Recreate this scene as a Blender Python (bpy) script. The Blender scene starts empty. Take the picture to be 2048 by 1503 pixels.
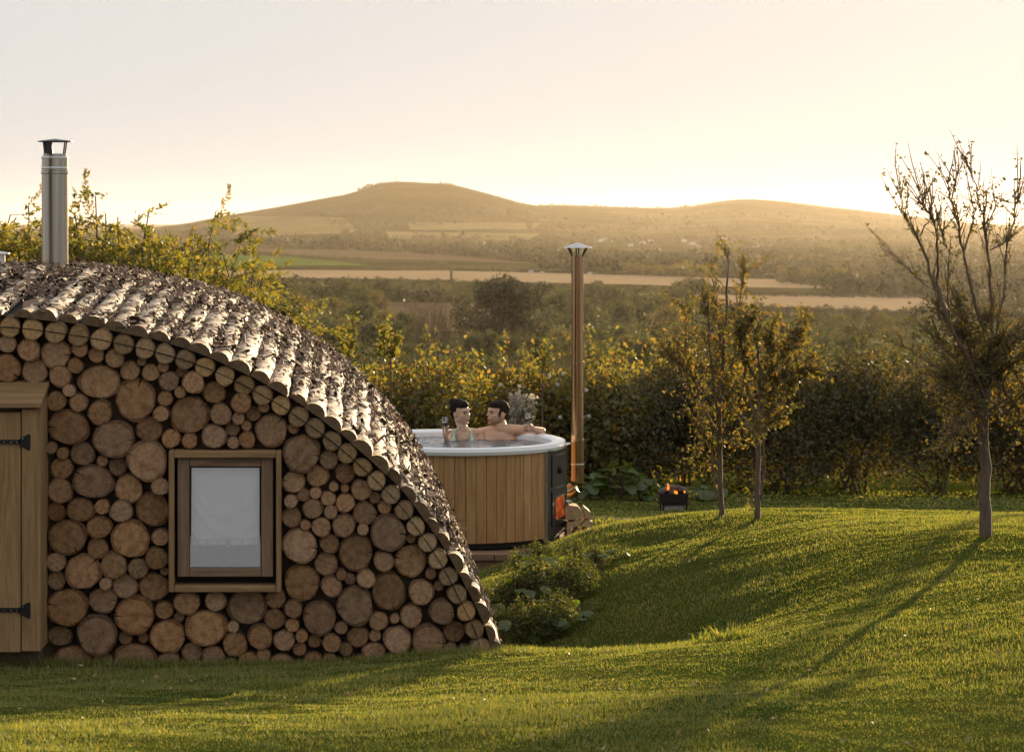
import bpy, bmesh, math, random
import numpy as np
from mathutils import Vector, Matrix
R = math.radians
rng = np.random.default_rng(7)
random.seed(7)
sc = bpy.context.scene
# ------------------------------------------------------------------ camera
F, CX, CY, CZ = 5000.0, 600.0, 440.0, 3.3       # focal length and principal point in photo pixels, eye height
cam = bpy.data.cameras.new('camera'); camo = bpy.data.objects.new('camera', cam)
sc.collection.objects.link(camo); sc.camera = camo
camo.location = (0, 0, CZ); camo.rotation_euler = (R(90), 0, 0)
cam.sensor_width = 36; cam.lens = F / 2048 * 36
cam.shift_x = (1024 - CX) / 2048; cam.shift_y = -(751.5 - CY) / 2048
cam.clip_start = .5; cam.clip_end = 60000
cam.dof.use_dof = True; cam.dof.focus_distance = 16.8; cam.dof.aperture_fstop = 7.5
# ------------------------------------------------------------------ sky, sun, exposure
SUN_AZ, SUN_EL = R(25), R(7.8)
w = bpy.data.worlds.new('World'); sc.world = w; w.use_nodes = True
nt = w.node_tree; nt.nodes.clear()
o_ = nt.nodes.new('ShaderNodeOutputWorld'); bg = nt.nodes.new('ShaderNodeBackground')
sky = nt.nodes.new('ShaderNodeTexSky'); sky.sky_type = 'NISHITA'; sky.sun_disc = False
sky.sun_elevation = SUN_EL; sky.sun_rotation = SUN_AZ
sky.dust_density = 4.0; sky.air_density = 1.0; sky.ozone_density = 1.0; sky.altitude = 60
mx = nt.nodes.new('ShaderNodeMix'); mx.data_type = 'RGBA'; mx.inputs[0].default_value = .982
mx.inputs[7].default_value = (4.65, 4.65, 4.65, 1)      # thin even veil of high cloud
nt.links.new(sky.outputs[0], mx.inputs[6]); nt.links.new(mx.outputs[2], bg.inputs[0])
bg.inputs[1].default_value = .062
nt.links.new(bg.outputs[0], o_.inputs[0])
sl = bpy.data.lights.new('sun', 'SUN'); so = bpy.data.objects.new('sun', sl); sc.collection.objects.link(so)
sl.energy = 5.0; sl.angle = R(.6); sl.color = (1, .76, .47)
sd = Vector((math.sin(SUN_AZ) * math.cos(SUN_EL), math.cos(SUN_AZ) * math.cos(SUN_EL), math.sin(SUN_EL)))
so.rotation_euler = sd.to_track_quat('Z', 'Y').to_euler()
sc.view_settings.view_transform = 'Standard'; sc.view_settings.look = 'None'
sc.view_settings.exposure = 1.3; sc.view_settings.gamma = 1
cy = sc.cycles
cy.use_denoising = True; cy.max_bounces = 6; cy.diffuse_bounces = 3; cy.glossy_bounces = 3
cy.transmission_bounces = 6; cy.transparent_max_bounces = 8; cy.volume_bounces = 1
cy.sample_clamp_indirect = 6; cy.caustics_reflective = False; cy.caustics_refractive = False
# ------------------------------------------------------------------ helpers
def P(px, py, D):
    return Vector(((px - CX) / F * D, D, CZ - (py - CY) / F * D))
def link(o):
    sc.collection.objects.link(o); return o
def tag(o, label=None, cat=None, group=None, kind=None):
    if label: o['label'] = label
    if cat: o['category'] = cat
    if group: o['group'] = group
    if kind: o['kind'] = kind
    return o
def empty(name, loc, rz=0):
    e = link(bpy.data.objects.new(name, None)); e.location = loc; e.rotation_euler = (0, 0, rz); e.empty_display_size = .1
    return e
def obj(name, me, mats=None, parent=None, world=False):
    o = link(bpy.data.objects.new(name, me))
    if mats is not None:
        for m in (mats if isinstance(mats, (list, tuple)) else [mats]):
            if m.name not in [q.name for q in me.materials if q]: me.materials.append(m)
    if parent is not None:
        o.parent = parent
        if world:
            M = Matrix.Translation(parent.location) @ parent.rotation_euler.to_matrix().to_4x4()
            if parent.parent is not None:
                pp = parent.parent
                M = Matrix.Translation(pp.location) @ pp.rotation_euler.to_matrix().to_4x4() @ M
            o.matrix_parent_inverse = M.inverted()
    return o
def npmesh(name, V, Fc, smooth=False, mi=None):
    """V (n,3), Fc (m,k) one face size"""
    V = np.asarray(V, np.float32); Fc = np.asarray(Fc, np.int32)
    me = bpy.data.meshes.new(name)
    me.vertices.add(len(V)); me.vertices.foreach_set('co', V.ravel())
    k = Fc.shape[1]; n = len(Fc)
    me.loops.add(n * k); me.loops.foreach_set('vertex_index', Fc.ravel())
    me.polygons.add(n)
    me.polygons.foreach_set('loop_start', np.arange(0, n * k, k, dtype=np.int32))
    try: me.polygons.foreach_set('loop_total', np.full(n, k, np.int32))
    except Exception: pass
    me.polygons.foreach_set('use_smooth', np.full(n, bool(smooth)))
    if mi is not None: me.polygons.foreach_set('material_index', np.asarray(mi, np.int32))
    me.update(calc_edges=True); me.validate()
    return me
class MB:
    """collects pieces into one mesh (n-gon lists)"""
    def __init__(s): s.v = []; s.f = []; s.m = []; s.sm = []
    def add(s, vs, fs, m=0, sm=False):
        b = len(s.v); s.v += [tuple(q) for q in vs]
        for f in fs: s.f.append(tuple(i + b for i in f)); s.m.append(m); s.sm.append(sm)
        return s
    def box(s, c, d, M=None, m=0, bev=0):
        x, y, z = [q / 2 for q in d]
        if bev <= 0:
            vs = [Vector((a * x, b * y, e * z)) for a in (-1, 1) for b in (-1, 1) for e in (-1, 1)]
            fs = [(0, 1, 3, 2), (4, 6, 7, 5), (0, 4, 5, 1), (2, 3, 7, 6), (0, 2, 6, 4), (1, 5, 7, 3)]
        else:
            bm = bmesh.new(); bmesh.ops.create_cube(bm, size=1)
            for v in bm.verts: v.co = Vector((v.co.x * d[0], v.co.y * d[1], v.co.z * d[2]))
            bmesh.ops.bevel(bm, geom=bm.edges[:] , offset=bev, segments=1, affect='EDGES')
            bm.verts.index_update()
            vs = [v.co.copy() for v in bm.verts]; fs = [tuple(v.index for v in f.verts) for f in bm.faces]; bm.free()
        if M is not None: vs = [M @ v for v in vs]
        return s.add([v + Vector(c) for v in vs], fs, m)
    def tube(s, pts, rad, n=8, m=0, cap=True):
        pts = [Vector(p) for p in pts]; rings = []
        rad = [float(q) for q in rad] if hasattr(rad, '__len__') else [float(rad)] * len(pts)
        for i, p in enumerate(pts):
            d = (pts[min(i + 1, len(pts) - 1)] - pts[max(i - 1, 0)]).normalized()
            a = d.cross(Vector((0, 0, 1)) if abs(d.z) < .9 else Vector((1, 0, 0))).normalized(); b = d.cross(a)
            rings.append([p + rad[i] * (a * math.cos(t) + b * math.sin(t)) for t in [2 * math.pi * k / n for k in range(n)]])
        vs = [q for r in rings for q in r]
        fs = [(i * n + k, i * n + (k + 1) % n, (i + 1) * n + (k + 1) % n, (i + 1) * n + k) for i in range(len(pts) - 1) for k in range(n)]
        s.add(vs, fs, m, True)
        if cap:
            b = len(s.v) - len(vs)
            s.f += [tuple(b + k for k in range(n))[::-1], tuple(b + (len(pts) - 1) * n + k for k in range(n))]; s.m += [m, m]; s.sm += [False, False]
        return s
    def lathe(s, prof, n=24, c=(0, 0, 0), m=0, sm=True, closed=False):
        vs = [(c[0] + r * math.cos(2 * math.pi * k / n), c[1] + r * math.sin(2 * math.pi * k / n), c[2] + z) for r, z in prof for k in range(n)]
        L = len(prof); rr = range(L) if closed else range(L - 1)
        fs = [(i * n + k, i * n + (k + 1) % n, ((i + 1) % L) * n + (k + 1) % n, ((i + 1) % L) * n + k) for i in rr for k in range(n)]
        return s.add(vs, fs, m, sm)
    def prism(s, outline, axis_vec, M=None, m=0, mcap=None):
        n = len(outline); a = Vector(axis_vec)
        vs = [Vector(p) for p in outline] + [Vector(p) + a for p in outline]
        if M is not None: vs = [M @ v for v in vs]
        s.add(vs, [(k, (k + 1) % n, n + (k + 1) % n, n + k) for k in range(n)], m)
        b = len(s.v) - 2 * n; mc = m if mcap is None else mcap
        s.f += [tuple(b + k for k in range(n))[::-1], tuple(b + n + k for k in range(n))]; s.m += [mc, mc]; s.sm += [False, False]
        return s
    def mesh(s, name):
        me = bpy.data.meshes.new(name); me.from_pydata(s.v, [], s.f)
        me.polygons.foreach_set('material_index', s.m); me.polygons.foreach_set('use_smooth', s.sm)
        bm = bmesh.new(); bm.from_mesh(me); bmesh.ops.recalc_face_normals(bm, faces=bm.faces[:]); bm.to_mesh(me); bm.free()
        me.set_sharp_from_angle(angle=R(24)); me.update(); return me
    def build(s, name, mats, parent=None, world=False):
        me = s.mesh(name); o = obj(name, me, None, parent, world)
        for q in (mats if isinstance(mats, (list, tuple)) else [mats]): me.materials.append(q)
        return o
# ------------------------------------------------------------------ materials
def newmat(name):
    m = bpy.data.materials.new(name); m.use_nodes = True
    n = m.node_tree.nodes; n.clear()
    out = n.new('ShaderNodeOutputMaterial'); return m, m.node_tree, out
def N(nt, t, **kw):
    n = nt.nodes.new(t)
    for k, v in kw.items():
        if k.startswith('i_'):
            key = k[2:]; key = int(key) if key.isdigit() else key
            n.inputs[key].default_value = v
        else: setattr(n, k, v)
    return n
def ramp(nt, fac, stops, interp='LINEAR'):
    r = nt.nodes.new('ShaderNodeValToRGB'); r.color_ramp.interpolation = interp
    e = r.color_ramp.elements
    while len(e) > 1: e.remove(e[-1])
    for i, (p, c) in enumerate(stops):
        q = e[0] if i == 0 else e.new(p)
        q.position = p; q.color = (*c, 1) if len(c) == 3 else c
    nt.links.new(fac, r.inputs[0]); return r.outputs[0]
def mixc(nt, fac, a, b, mode='MIX'):
    m = nt.nodes.new('ShaderNodeMix'); m.data_type = 'RGBA'; m.blend_type = mode
    for i, v in ((0, fac), (6, a), (7, b)):
        if hasattr(v, 'links') or hasattr(v, 'is_linked'): nt.links.new(v, m.inputs[i])
        else: m.inputs[i].default_value = v if i == 0 else ((*v, 1) if len(v) == 3 else v)
    return m.outputs[2]
def coords(nt, kind='Object', scale=(1, 1, 1)):
    if kind == 'World': s = nt.nodes.new('ShaderNodeNewGeometry').outputs['Position']
    else: s = nt.nodes.new('ShaderNodeTexCoord').outputs[kind]
    mp = N(nt, 'ShaderNodeMapping'); mp.inputs['Scale'].default_value = scale
    nt.links.new(s, mp.inputs[0]); return mp.outputs[0]
def noise(nt, vec, scale, detail=4, rough=.55, dist=0):
    n = N(nt, 'ShaderNodeTexNoise'); n.inputs['Scale'].default_value = scale; n.inputs['Detail'].default_value = detail
    n.inputs['Roughness'].default_value = rough; n.inputs['Distortion'].default_value = dist
    nt.links.new(vec, n.inputs['Vector']); return n.outputs[0]
def bump(nt, h, strength, dist=.01):
    b = N(nt, 'ShaderNodeBump'); b.inputs['Strength'].default_value = strength; b.inputs['Distance'].default_value = dist
    nt.links.new(h, b.inputs['Height']); return b.outputs[0]
def principled(nt, out, col, rough=.7, metal=0, normal=None, spec=.5, **kw):
    if spec <= .1:                                    # matt ground: no grazing sheen
        p = N(nt, 'ShaderNodeBsdfDiffuse')
        if hasattr(col, 'links'): nt.links.new(col, p.inputs[0])
        else: p.inputs[0].default_value = (*col, 1)
        if normal is not None: nt.links.new(normal, p.inputs['Normal'])
        nt.links.new(p.outputs[0], out.inputs[0]); return p
    p = N(nt, 'ShaderNodeBsdfPrincipled'); p.inputs['Metallic'].default_value = metal
    if hasattr(col, 'links'): nt.links.new(col, p.inputs['Base Color'])
    else: p.inputs['Base Color'].default_value = (*col, 1)
    if hasattr(rough, 'links'): nt.links.new(rough, p.inputs['Roughness'])
    else: p.inputs['Roughness'].default_value = rough
    p.inputs['Specular IOR Level'].default_value = spec
    if normal is not None: nt.links.new(normal, p.inputs['Normal'])
    for k, v in kw.items(): p.inputs[k].default_value = v
    nt.links.new(p.outputs[0], out.inputs[0]); return p
def simple(name, c1, c2=None, scale=8, rough=.7, metal=0, bmp=0, stretch=(1, 1, 1), kind='Object', spec=.5, **kw):
    m, nt, out = newmat(name); v = coords(nt, kind, stretch); f = noise(nt, v, scale)
    col = ramp(nt, f, [(.3, c1), (.7, c2 or c1)])
    principled(nt, out, col, rough, metal, bump(nt, f, bmp) if bmp else None, spec, **kw); return m
def island(nt):
    return nt.nodes.new('ShaderNodeNewGeometry').outputs['Random Per Island']
def leafmat(name, stops, trans=.5, tcol=None, gloss=.06, rough=.45):
    """thin leaf: diffuse + light passing through"""
    m, nt, out = newmat(name); r = island(nt)
    col = ramp(nt, r, stops)
    d = N(nt, 'ShaderNodeBsdfDiffuse'); t = N(nt, 'ShaderNodeBsdfTranslucent'); g = N(nt, 'ShaderNodeBsdfGlossy')
    g.inputs['Roughness'].default_value = rough; g.inputs['Color'].default_value = (.8, .8, .75, 1)
    nt.links.new(col, d.inputs[0])
    tc = mixc(nt, 1.0, col, tcol or (1.6, 1.5, .7), 'MULTIPLY'); nt.links.new(tc, t.inputs[0])
    a = N(nt, 'ShaderNodeMixShader'); a.inputs[0].default_value = trans
    nt.links.new(d.outputs[0], a.inputs[1]); nt.links.new(t.outputs[0], a.inputs[2])
    b = N(nt, 'ShaderNodeMixShader'); b.inputs[0].default_value = gloss
    nt.links.new(a.outputs[0], b.inputs[1]); nt.links.new(g.outputs[0], b.inputs[2])
    nt.links.new(b.outputs[0], out.inputs[0]); return m
def wood(name, dark, mid, light, axis=2, scale=1.0, rough=.65, rnd=.25):
    """long grain along one axis, with knots and per-object tone"""
    m, nt, out = newmat(name)
    st = [14 * scale] * 3; st[axis] = .9 * scale
    tc = nt.nodes.new('ShaderNodeTexCoord').outputs['Object']
    oi = nt.nodes.new('ShaderNodeObjectInfo').outputs['Random']
    cmb = N(nt, 'ShaderNodeCombineXYZ')
    ml = N(nt, 'ShaderNodeMath', operation='MULTIPLY'); ml.inputs[1].default_value = 37; nt.links.new(oi, ml.inputs[0])
    for i in range(3): nt.links.new(ml.outputs[0], cmb.inputs[i])
    va = N(nt, 'ShaderNodeVectorMath', operation='ADD'); nt.links.new(tc, va.inputs[0]); nt.links.new(cmb.outputs[0], va.inputs[1])
    mp = N(nt, 'ShaderNodeMapping'); mp.inputs['Scale'].default_value = st; nt.links.new(va.outputs[0], mp.inputs[0])
    f = noise(nt, mp.outputs[0], 1.6, 5, .6, 1.2); f2 = noise(nt, mp.outputs[0], 9, 3, .6)
    mxn = N(nt, 'ShaderNodeMath', operation='MULTIPLY_ADD'); mxn.inputs[1].default_value = .35
    nt.links.new(f2, mxn.inputs[0]); nt.links.new(f, mxn.inputs[2])
    col = ramp(nt, mxn.outputs[0], [(.42, dark), (.62, mid), (.85, light)])
    hs = N(nt, 'ShaderNodeHueSaturation'); nt.links.new(col, hs.inputs['Color'])
    mr = N(nt, 'ShaderNodeMapRange'); mr.inputs[3].default_value = 1 - rnd; mr.inputs[4].default_value = 1 + rnd
    nt.links.new(oi, mr.inputs[0]); nt.links.new(mr.outputs[0], hs.inputs['Value'])
    principled(nt, out, hs.outputs[0], rough, 0, bump(nt, mxn.outputs[0], .35, .004), .3); return m
def endgrain(name, dark, mid, light):
    """cut log face: growth rings, radial checks, dark bark edge; local circle of radius 1 in XZ"""
    m, nt, out = newmat(name)
    tc = nt.nodes.new('ShaderNodeTexCoord').outputs['Object']; oi = nt.nodes.new('ShaderNodeObjectInfo').outputs['Random']
    mp = N(nt, 'ShaderNodeMapping'); mp.inputs['Scale'].default_value = (1, 0, 1); nt.links.new(tc, mp.inputs[0])
    sh = N(nt, 'ShaderNodeVectorMath', operation='SCALE'); 
    cmb = N(nt, 'ShaderNodeCombineXYZ'); nt.links.new(oi, cmb.inputs[0]); nt.links.new(oi, cmb.inputs[2])
    nt.links.new(cmb.outputs[0], sh.inputs[0]); sh.inputs['Scale'].default_value = 91
    ad = N(nt, 'ShaderNodeVectorMath', operation='ADD'); nt.links.new(mp.outputs[0], ad.inputs[0]); nt.links.new(sh.outputs[0], ad.inputs[1])
    wob = noise(nt, ad.outputs[0], 2.2, 3)
    ln = N(nt, 'ShaderNodeVectorMath', operation='LENGTH'); nt.links.new(mp.outputs[0], ln.inputs[0])
    rr = N(nt, 'ShaderNodeMath', operation='MULTIPLY_ADD'); rr.inputs[1].default_value = .22; nt.links.new(wob, rr.inputs[0]); nt.links.new(ln.outputs['Value'], rr.inputs[2])
    sn = N(nt, 'ShaderNodeMath', operation='MULTIPLY'); sn.inputs[1].default_value = 62; nt.links.new(rr.outputs[0], sn.inputs[0])
    si = N(nt, 'ShaderNodeMath', operation='SINE'); nt.links.new(sn.outputs[0], si.inputs[0])
    fine = noise(nt, ad.outputs[0], 26, 3, .7); big = noise(nt, ad.outputs[0], 2.6, 4, .6)
    a1 = N(nt, 'ShaderNodeMath', operation='MULTIPLY_ADD'); a1.inputs[1].default_value = .07; nt.links.new(si.outputs[0], a1.inputs[0]); nt.links.new(big, a1.inputs[2])
    a2 = N(nt, 'ShaderNodeMath', operation='MULTIPLY_ADD'); a2.inputs[1].default_value = .75; nt.links.new(fine, a2.inputs[0]); nt.links.new(a1.outputs[0], a2.inputs[2])
    col = ramp(nt, a2.outputs[0], [(.56, dark), (.80, mid), (1.02, light)])
    # radial drying checks: thin dark lines from the pith
    sx = N(nt, 'ShaderNodeSeparateXYZ'); nt.links.new(mp.outputs[0], sx.inputs[0])
    at = N(nt, 'ShaderNodeMath', operation='ARCTAN2'); nt.links.new(sx.outputs[2], at.inputs[0]); nt.links.new(sx.outputs[0], at.inputs[1])
    cv = N(nt, 'ShaderNodeCombineXYZ'); am = N(nt, 'ShaderNodeMath', operation='MULTIPLY'); am.inputs[1].default_value = 4.5; nt.links.new(at.outputs[0], am.inputs[0])
    nt.links.new(am.outputs[0], cv.inputs[0]); om = N(nt, 'ShaderNodeMath', operation='MULTIPLY'); om.inputs[1].default_value = 57; nt.links.new(oi, om.inputs[0]); nt.links.new(om.outputs[0], cv.inputs[1])
    nt.links.new(ln.outputs['Value'], cv.inputs[2])
    chk = noise(nt, cv.outputs[0], 1.7, 5, .75)
    ck = ramp(nt, chk, [(.585, (1, 1, 1)), (.625, (.34, .29, .25))])
    col = mixc(nt, .8, col, ck, 'MULTIPLY')
    # bark edge
    ed = ramp(nt, rr.outputs[0], [(.93, (1, 1, 1)), (1.03, (.36, .29, .24))])
    col = mixc(nt, .75, col, ed, 'MULTIPLY')
    hs = N(nt, 'ShaderNodeHueSaturation'); nt.links.new(col, hs.inputs['Color'])
    oi2 = N(nt, 'ShaderNodeMath', operation='FRACT'); om2 = N(nt, 'ShaderNodeMath', operation='MULTIPLY'); om2.inputs[1].default_value = 13.7
    nt.links.new(oi, om2.inputs[0]); nt.links.new(om2.outputs[0], oi2.inputs[0])
    mr = N(nt, 'ShaderNodeMapRange'); mr.inputs[3].default_value = .66; mr.inputs[4].default_value = 1.28; nt.links.new(oi2.outputs[0], mr.inputs[0]); nt.links.new(mr.outputs[0], hs.inputs['Value'])
    mr2 = N(nt, 'ShaderNodeMapRange'); mr2.inputs[3].default_value = .88; mr2.inputs[4].default_value = 1.08; nt.links.new(oi, mr2.inputs[0]); nt.links.new(mr2.outputs[0], hs.inputs['Saturation'])
    principled(nt, out, hs.outputs[0], .85, 0, bump(nt, a2.outputs[0], .5, .02), .2); return m
def birch(name):
    m, nt, out = newmat(name)
    v = coords(nt, 'World'); pa = noise(nt, v, 7, 5, .65, .6); fi = noise(nt, coords(nt, 'World', (1, 3, 1)), 60, 3, .6)
    lent = noise(nt, coords(nt, 'World', (1, 5, 1)), 22, 3, .7)
    base = ramp(nt, fi, [(.3, (.44, .355, .275)), (.7, (.68, .585, .47))])
    brown = ramp(nt, fi, [(.3, (.065, .044, .031)), (.7, (.22, .15, .10))])
    mk = ramp(nt, pa, [(.475, (0, 0, 0)), (.54, (1, 1, 1))])
    col = mixc(nt, mk, base, brown)
    lm = ramp(nt, lent, [(.60, (1, 1, 1)), (.68, (.22, .17, .14))]); col = mixc(nt, .8, col, lm, 'MULTIPLY')
    principled(nt, out, col, .75, 0, bump(nt, pa, .9, .03), .3); return m
M = {}
M['end'] = endgrain('log end grain', (.145, .076, .038), (.305, .166, .086), (.44, .27, .152))
M['end2'] = endgrain('peeled log end grain', (.19, .112, .053), (.345, .215, .106), (.47, .31, .165))
M['bark'] = simple('log bark', (.05, .032, .02), (.13, .085, .055), 14, .9, 0, .8)
M['birch'] = birch('birch bark'); M['cut'] = simple('sawn half log face', (.085, .052, .026), (.16, .102, .053), 30, .9, 0, .3)
M['chink'] = simple('dark chinking', (.065, .040, .022), (.125, .080, .046), 12, .95, 0, .5)
M['membrane'] = simple('dark roofing membrane', (.012, .010, .008), None, 5, .9)
M['board'] = wood('weathered boards', (.150, .085, .038), (.245, .146, .068), (.335, .215, .108), 2, 1.0, .75, .10)
M['boardx'] = wood('weathered boards across', (.150, .085, .038), (.245, .146, .068), (.335, .215, .108), 0, 1.0, .75, .10)
M['sash'] = wood('brown sash timber', (.115, .068, .045), (.20, .122, .08), (.28, .18, .125), 2, 1.4, .7, .05)
M['sashx'] = wood('brown sash timber across', (.115, .068, .045), (.20, .122, .08), (.28, .18, .125), 0, 1.4, .7, .05)
M['stave'] = wood('tub staves', (.24, .125, .045), (.40, .222, .088), (.50, .30, .135), 2, .8, .5, .06)
M['paver'] = simple('brown pavers', (.19, .105, .058), (.30, .18, .105), 22, .85, 0, .3)
M['iron'] = simple('black iron', (.012, .012, .013), (.03, .028, .026), 20, .55, .6, .2)
M['dark_steel'] = simple('charcoal steel', (.018, .020, .021), (.030, .031, .031), 30, .42, .2)
M['steel'] = simple('brushed steel', (.23, .205, .17), (.40, .365, .31), 9, .2, 1, .03, (3, 3, .05))
M['copper'] = simple('heat browned steel', (.27, .165, .09), (.44, .29, .17), 5, .22, 1, .04, (1, 1, .12))
M['capsteel'] = simple('galvanised steel', (.5, .5, .52), (.62, .62, .64), 14, .3, 1)
M['screw'] = simple('steel screw heads', (.5, .48, .45), None, 5, .3, 1)
M['acrylic'] = simple('white acrylic', (.86, .88, .92), None, 4, .18, 0, 0, spec=.5)
M['plastic'] = simple('pale plastic', (.7, .68, .65), None, 4, .4)
M['curtain'] = simple('white curtain', (.80, .81, .83), (.86, .87, .88), 40, .9)
M['reflection_band'] = simple('grey painted reflection', (.10, .105, .11), (.13, .135, .14), 40, .9)  # grey of the deck reflected in the pane, painted onto the curtain
M['reflected_railing'] = simple('dark tassel', (.34, .35, .36), None, 40, .9)  # colour for the strips imitating the reflected railing
M['room'] = simple('dark room', (.02, .018, .016), None, 3, .9)
M['concrete'] = simple('grey block', (.24, .22, .20), (.34, .32, .29), 30, .9, 0, .4)
def glassmat(name, col=(1, 1, 1), rough=.0, thin=.9):
    m, nt, out = newmat(name)
    t = N(nt, 'ShaderNodeBsdfTransparent'); g = N(nt, 'ShaderNodeBsdfGlossy'); g.inputs['Roughness'].default_value = rough
    t.inputs[0].default_value = (*col, 1)
    fr = N(nt, 'ShaderNodeFresnel'); fr.inputs[0].default_value = 1.5
    mm = N(nt, 'ShaderNodeMath', operation='MULTIPLY_ADD'); mm.inputs[1].default_value = 1.0; mm.inputs[2].default_value = 1 - thin - .05; mm.use_clamp = True
    nt.links.new(fr.outputs[0], mm.inputs[0])
    a = N(nt, 'ShaderNodeMixShader'); nt.links.new(mm.outputs[0], a.inputs[0]); nt.links.new(t.outputs[0], a.inputs[1]); nt.links.new(g.outputs[0], a.inputs[2])
    nt.links.new(a.outputs[0], out.inputs[0]); return m
M['glass'] = glassmat('window glass', (.985, .99, 1.0), .01, .84)
M['wineglass'] = glassmat('clear drinking glass', (.93, .93, .93), .02, .86)
M['wine'] = simple('red wine', (.085, .008, .012), None, 3, .08)
def emis(name, c1, c2, s, scale=9):
    m, nt, out = newmat(name); f = noise(nt, coords(nt, 'Object'), scale, 3)
    e = N(nt, 'ShaderNodeEmission'); e.inputs[1].default_value = s
    nt.links.new(ramp(nt, f, [(.35, c1), (.65, c2)]), e.inputs[0]); nt.links.new(e.outputs[0], out.inputs[0]); return m
M['flame'] = emis('flame', (1, .14, .01), (1, .42, .05), .55)
M['glow'] = emis('fire glow in stove', (.10, .008, .001), (.70, .15, .04), .26, 13)
M['charlog'] = simple('charred split log', (.06, .045, .04), (.17, .12, .10), 15, .9, 0, .6)
M['split'] = wood('fresh split firewood', (.30, .19, .095), (.44, .30, .165), (.55, .40, .25), 1, 1.2, .8, .15)
M['twig'] = simple('twig bark', (.085, .055, .035), (.17, .115, .075), 30, .9, 0, .4)
M['trunk'] = simple('young trunk bark', (.075, .052, .038), (.145, .105, .078), 40, .9, 0, .7, (1, 1, .25))
# ------------------------------------------------------------------ terrain
K = []   # (px, py, D) on the ground
for px in (-400, 100, 500, 900, 1400, 2048, 2400): K.append((px, 1503 - (8 if px < 900 else 0), 9.0))
for px in (-100, 300, 700): K += [(px, 1392, 12.0), (px, 1328, 14.7)]
K += [(1000, 1374, 12), (1000, 1306, 14.5), (1150, 1304, 14.45), (1300, 1300, 14.3), (1420, 1285, 14.0), (1400, 1364, 11.8), (1200, 1372, 11.8),
      (1000, 1372, 16.2), (1150, 1358, 16.2), (1290, 1325, 16.1), (1400, 1262, 16.0),
      (1000, 1285, 18), (1120, 1255, 17.8), (1080, 1125, 20.6), (960, 1160, 20.6), (1200, 1102, 20), (1180, 1058, 21.6),
      (1300, 1195, 17.6), (1290, 1090, 20), (1400, 1105, 18.4), (1440, 1031, 20.6), (1515, 1036, 20.2), (1700, 1031, 20), (2048, 1031, 20), (2500, 1035, 20),
      (1480, 1190, 16.4), (1600, 1150, 16.4), (1600, 1245, 14), (1500, 1400, 10.6), (1800, 1260, 12.6), (1970, 1070, 16), (2300, 1080, 16), (2048, 1270, 12), (2048, 1160, 14),
      (1150, 1085, 22.6), (1210, 1042, 25.2), (1230, 1010, 30.6), (1345, 1020, 30), (1700, 1008, 31), (2048, 1008, 31), (2400, 1008, 31), (1600, 1046, 25.2), (2100, 1046, 25.2), (1400, 1046, 25),
      (940, 1146, 21.9), (905, 1105, 23.5), (600, 1110, 24), (200, 1110, 24), (-400, 1110, 24), (1000, 1010, 30.6), (700, 1010, 31), (300, 1010, 31), (-300, 1010, 31),
      (0, 1240, 17), (500, 1250, 17), (800, 1270, 17), (0, 1170, 20), (600, 1180, 20), (-500, 1240, 17)]
K = [(*P(*k)[:2], P(*k)[2] - CZ) for k in K]
K += [(x, y, -1.75 - .0 * y) for x in (-9, -3, 3, 9) for y in (-10, -2)] + [(-9, 9, -2.0), (9, 9, -1.8), (-10, 16, -2.7), (10, 16, -1.9), (12, 24, -2.9), (-12, 26, -3.4)]
KA = np.array(K)
def _tps(r2): return np.where(r2 > 1e-9, r2 * np.log(r2 + 1e-12), 0)
_n = len(KA); _A = np.zeros((_n + 3, _n + 3))
_d = ((KA[:, None, :2] - KA[None, :, :2]) ** 2).sum(-1); _A[:_n, :_n] = _tps(_d) + np.eye(_n) * .08
_A[:_n, _n] = 1; _A[:_n, _n + 1:] = KA[:, :2]; _A[_n, :_n] = 1; _A[_n + 1:, :_n] = KA[:, :2].T
_W = np.linalg.solve(_A, np.concatenate([KA[:, 2], np.zeros(3)]))
PD = np.array([0, 30, 40, 60, 100, 200, 400, 600, 1000, 2300, 20000.]); PZ = np.array([-3.5, -3.5, -3.75, -4.6, -6.9, -12.2, -20.8, -24, -24.6, -24.2, -24.2])
SKX = np.array([-3000, -800, 150, 300, 380, 440, 560, 640, 715, 726, 750, 800, 880, 890, 960, 1000, 1060, 1100, 1180, 1260, 1340, 1400, 1440, 1490, 1560, 1640, 1720, 1800, 1870, 1950, 2048, 2600, 3600, 9000.])
SKY = np.array([480, 472, 468, 456, 445, 432, 412, 397, 384, 377, 366, 362, 367, 365, 382, 393, 411, 409, 412, 415, 417, 411, 402, 398, 402, 412, 420, 430, 439, 447, 452, 462, 470, 474.])
def ss(a, b, x):
    t = np.clip((x - a) / (b - a), 0, 1); return t * t * (3 - 2 * t)
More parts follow.
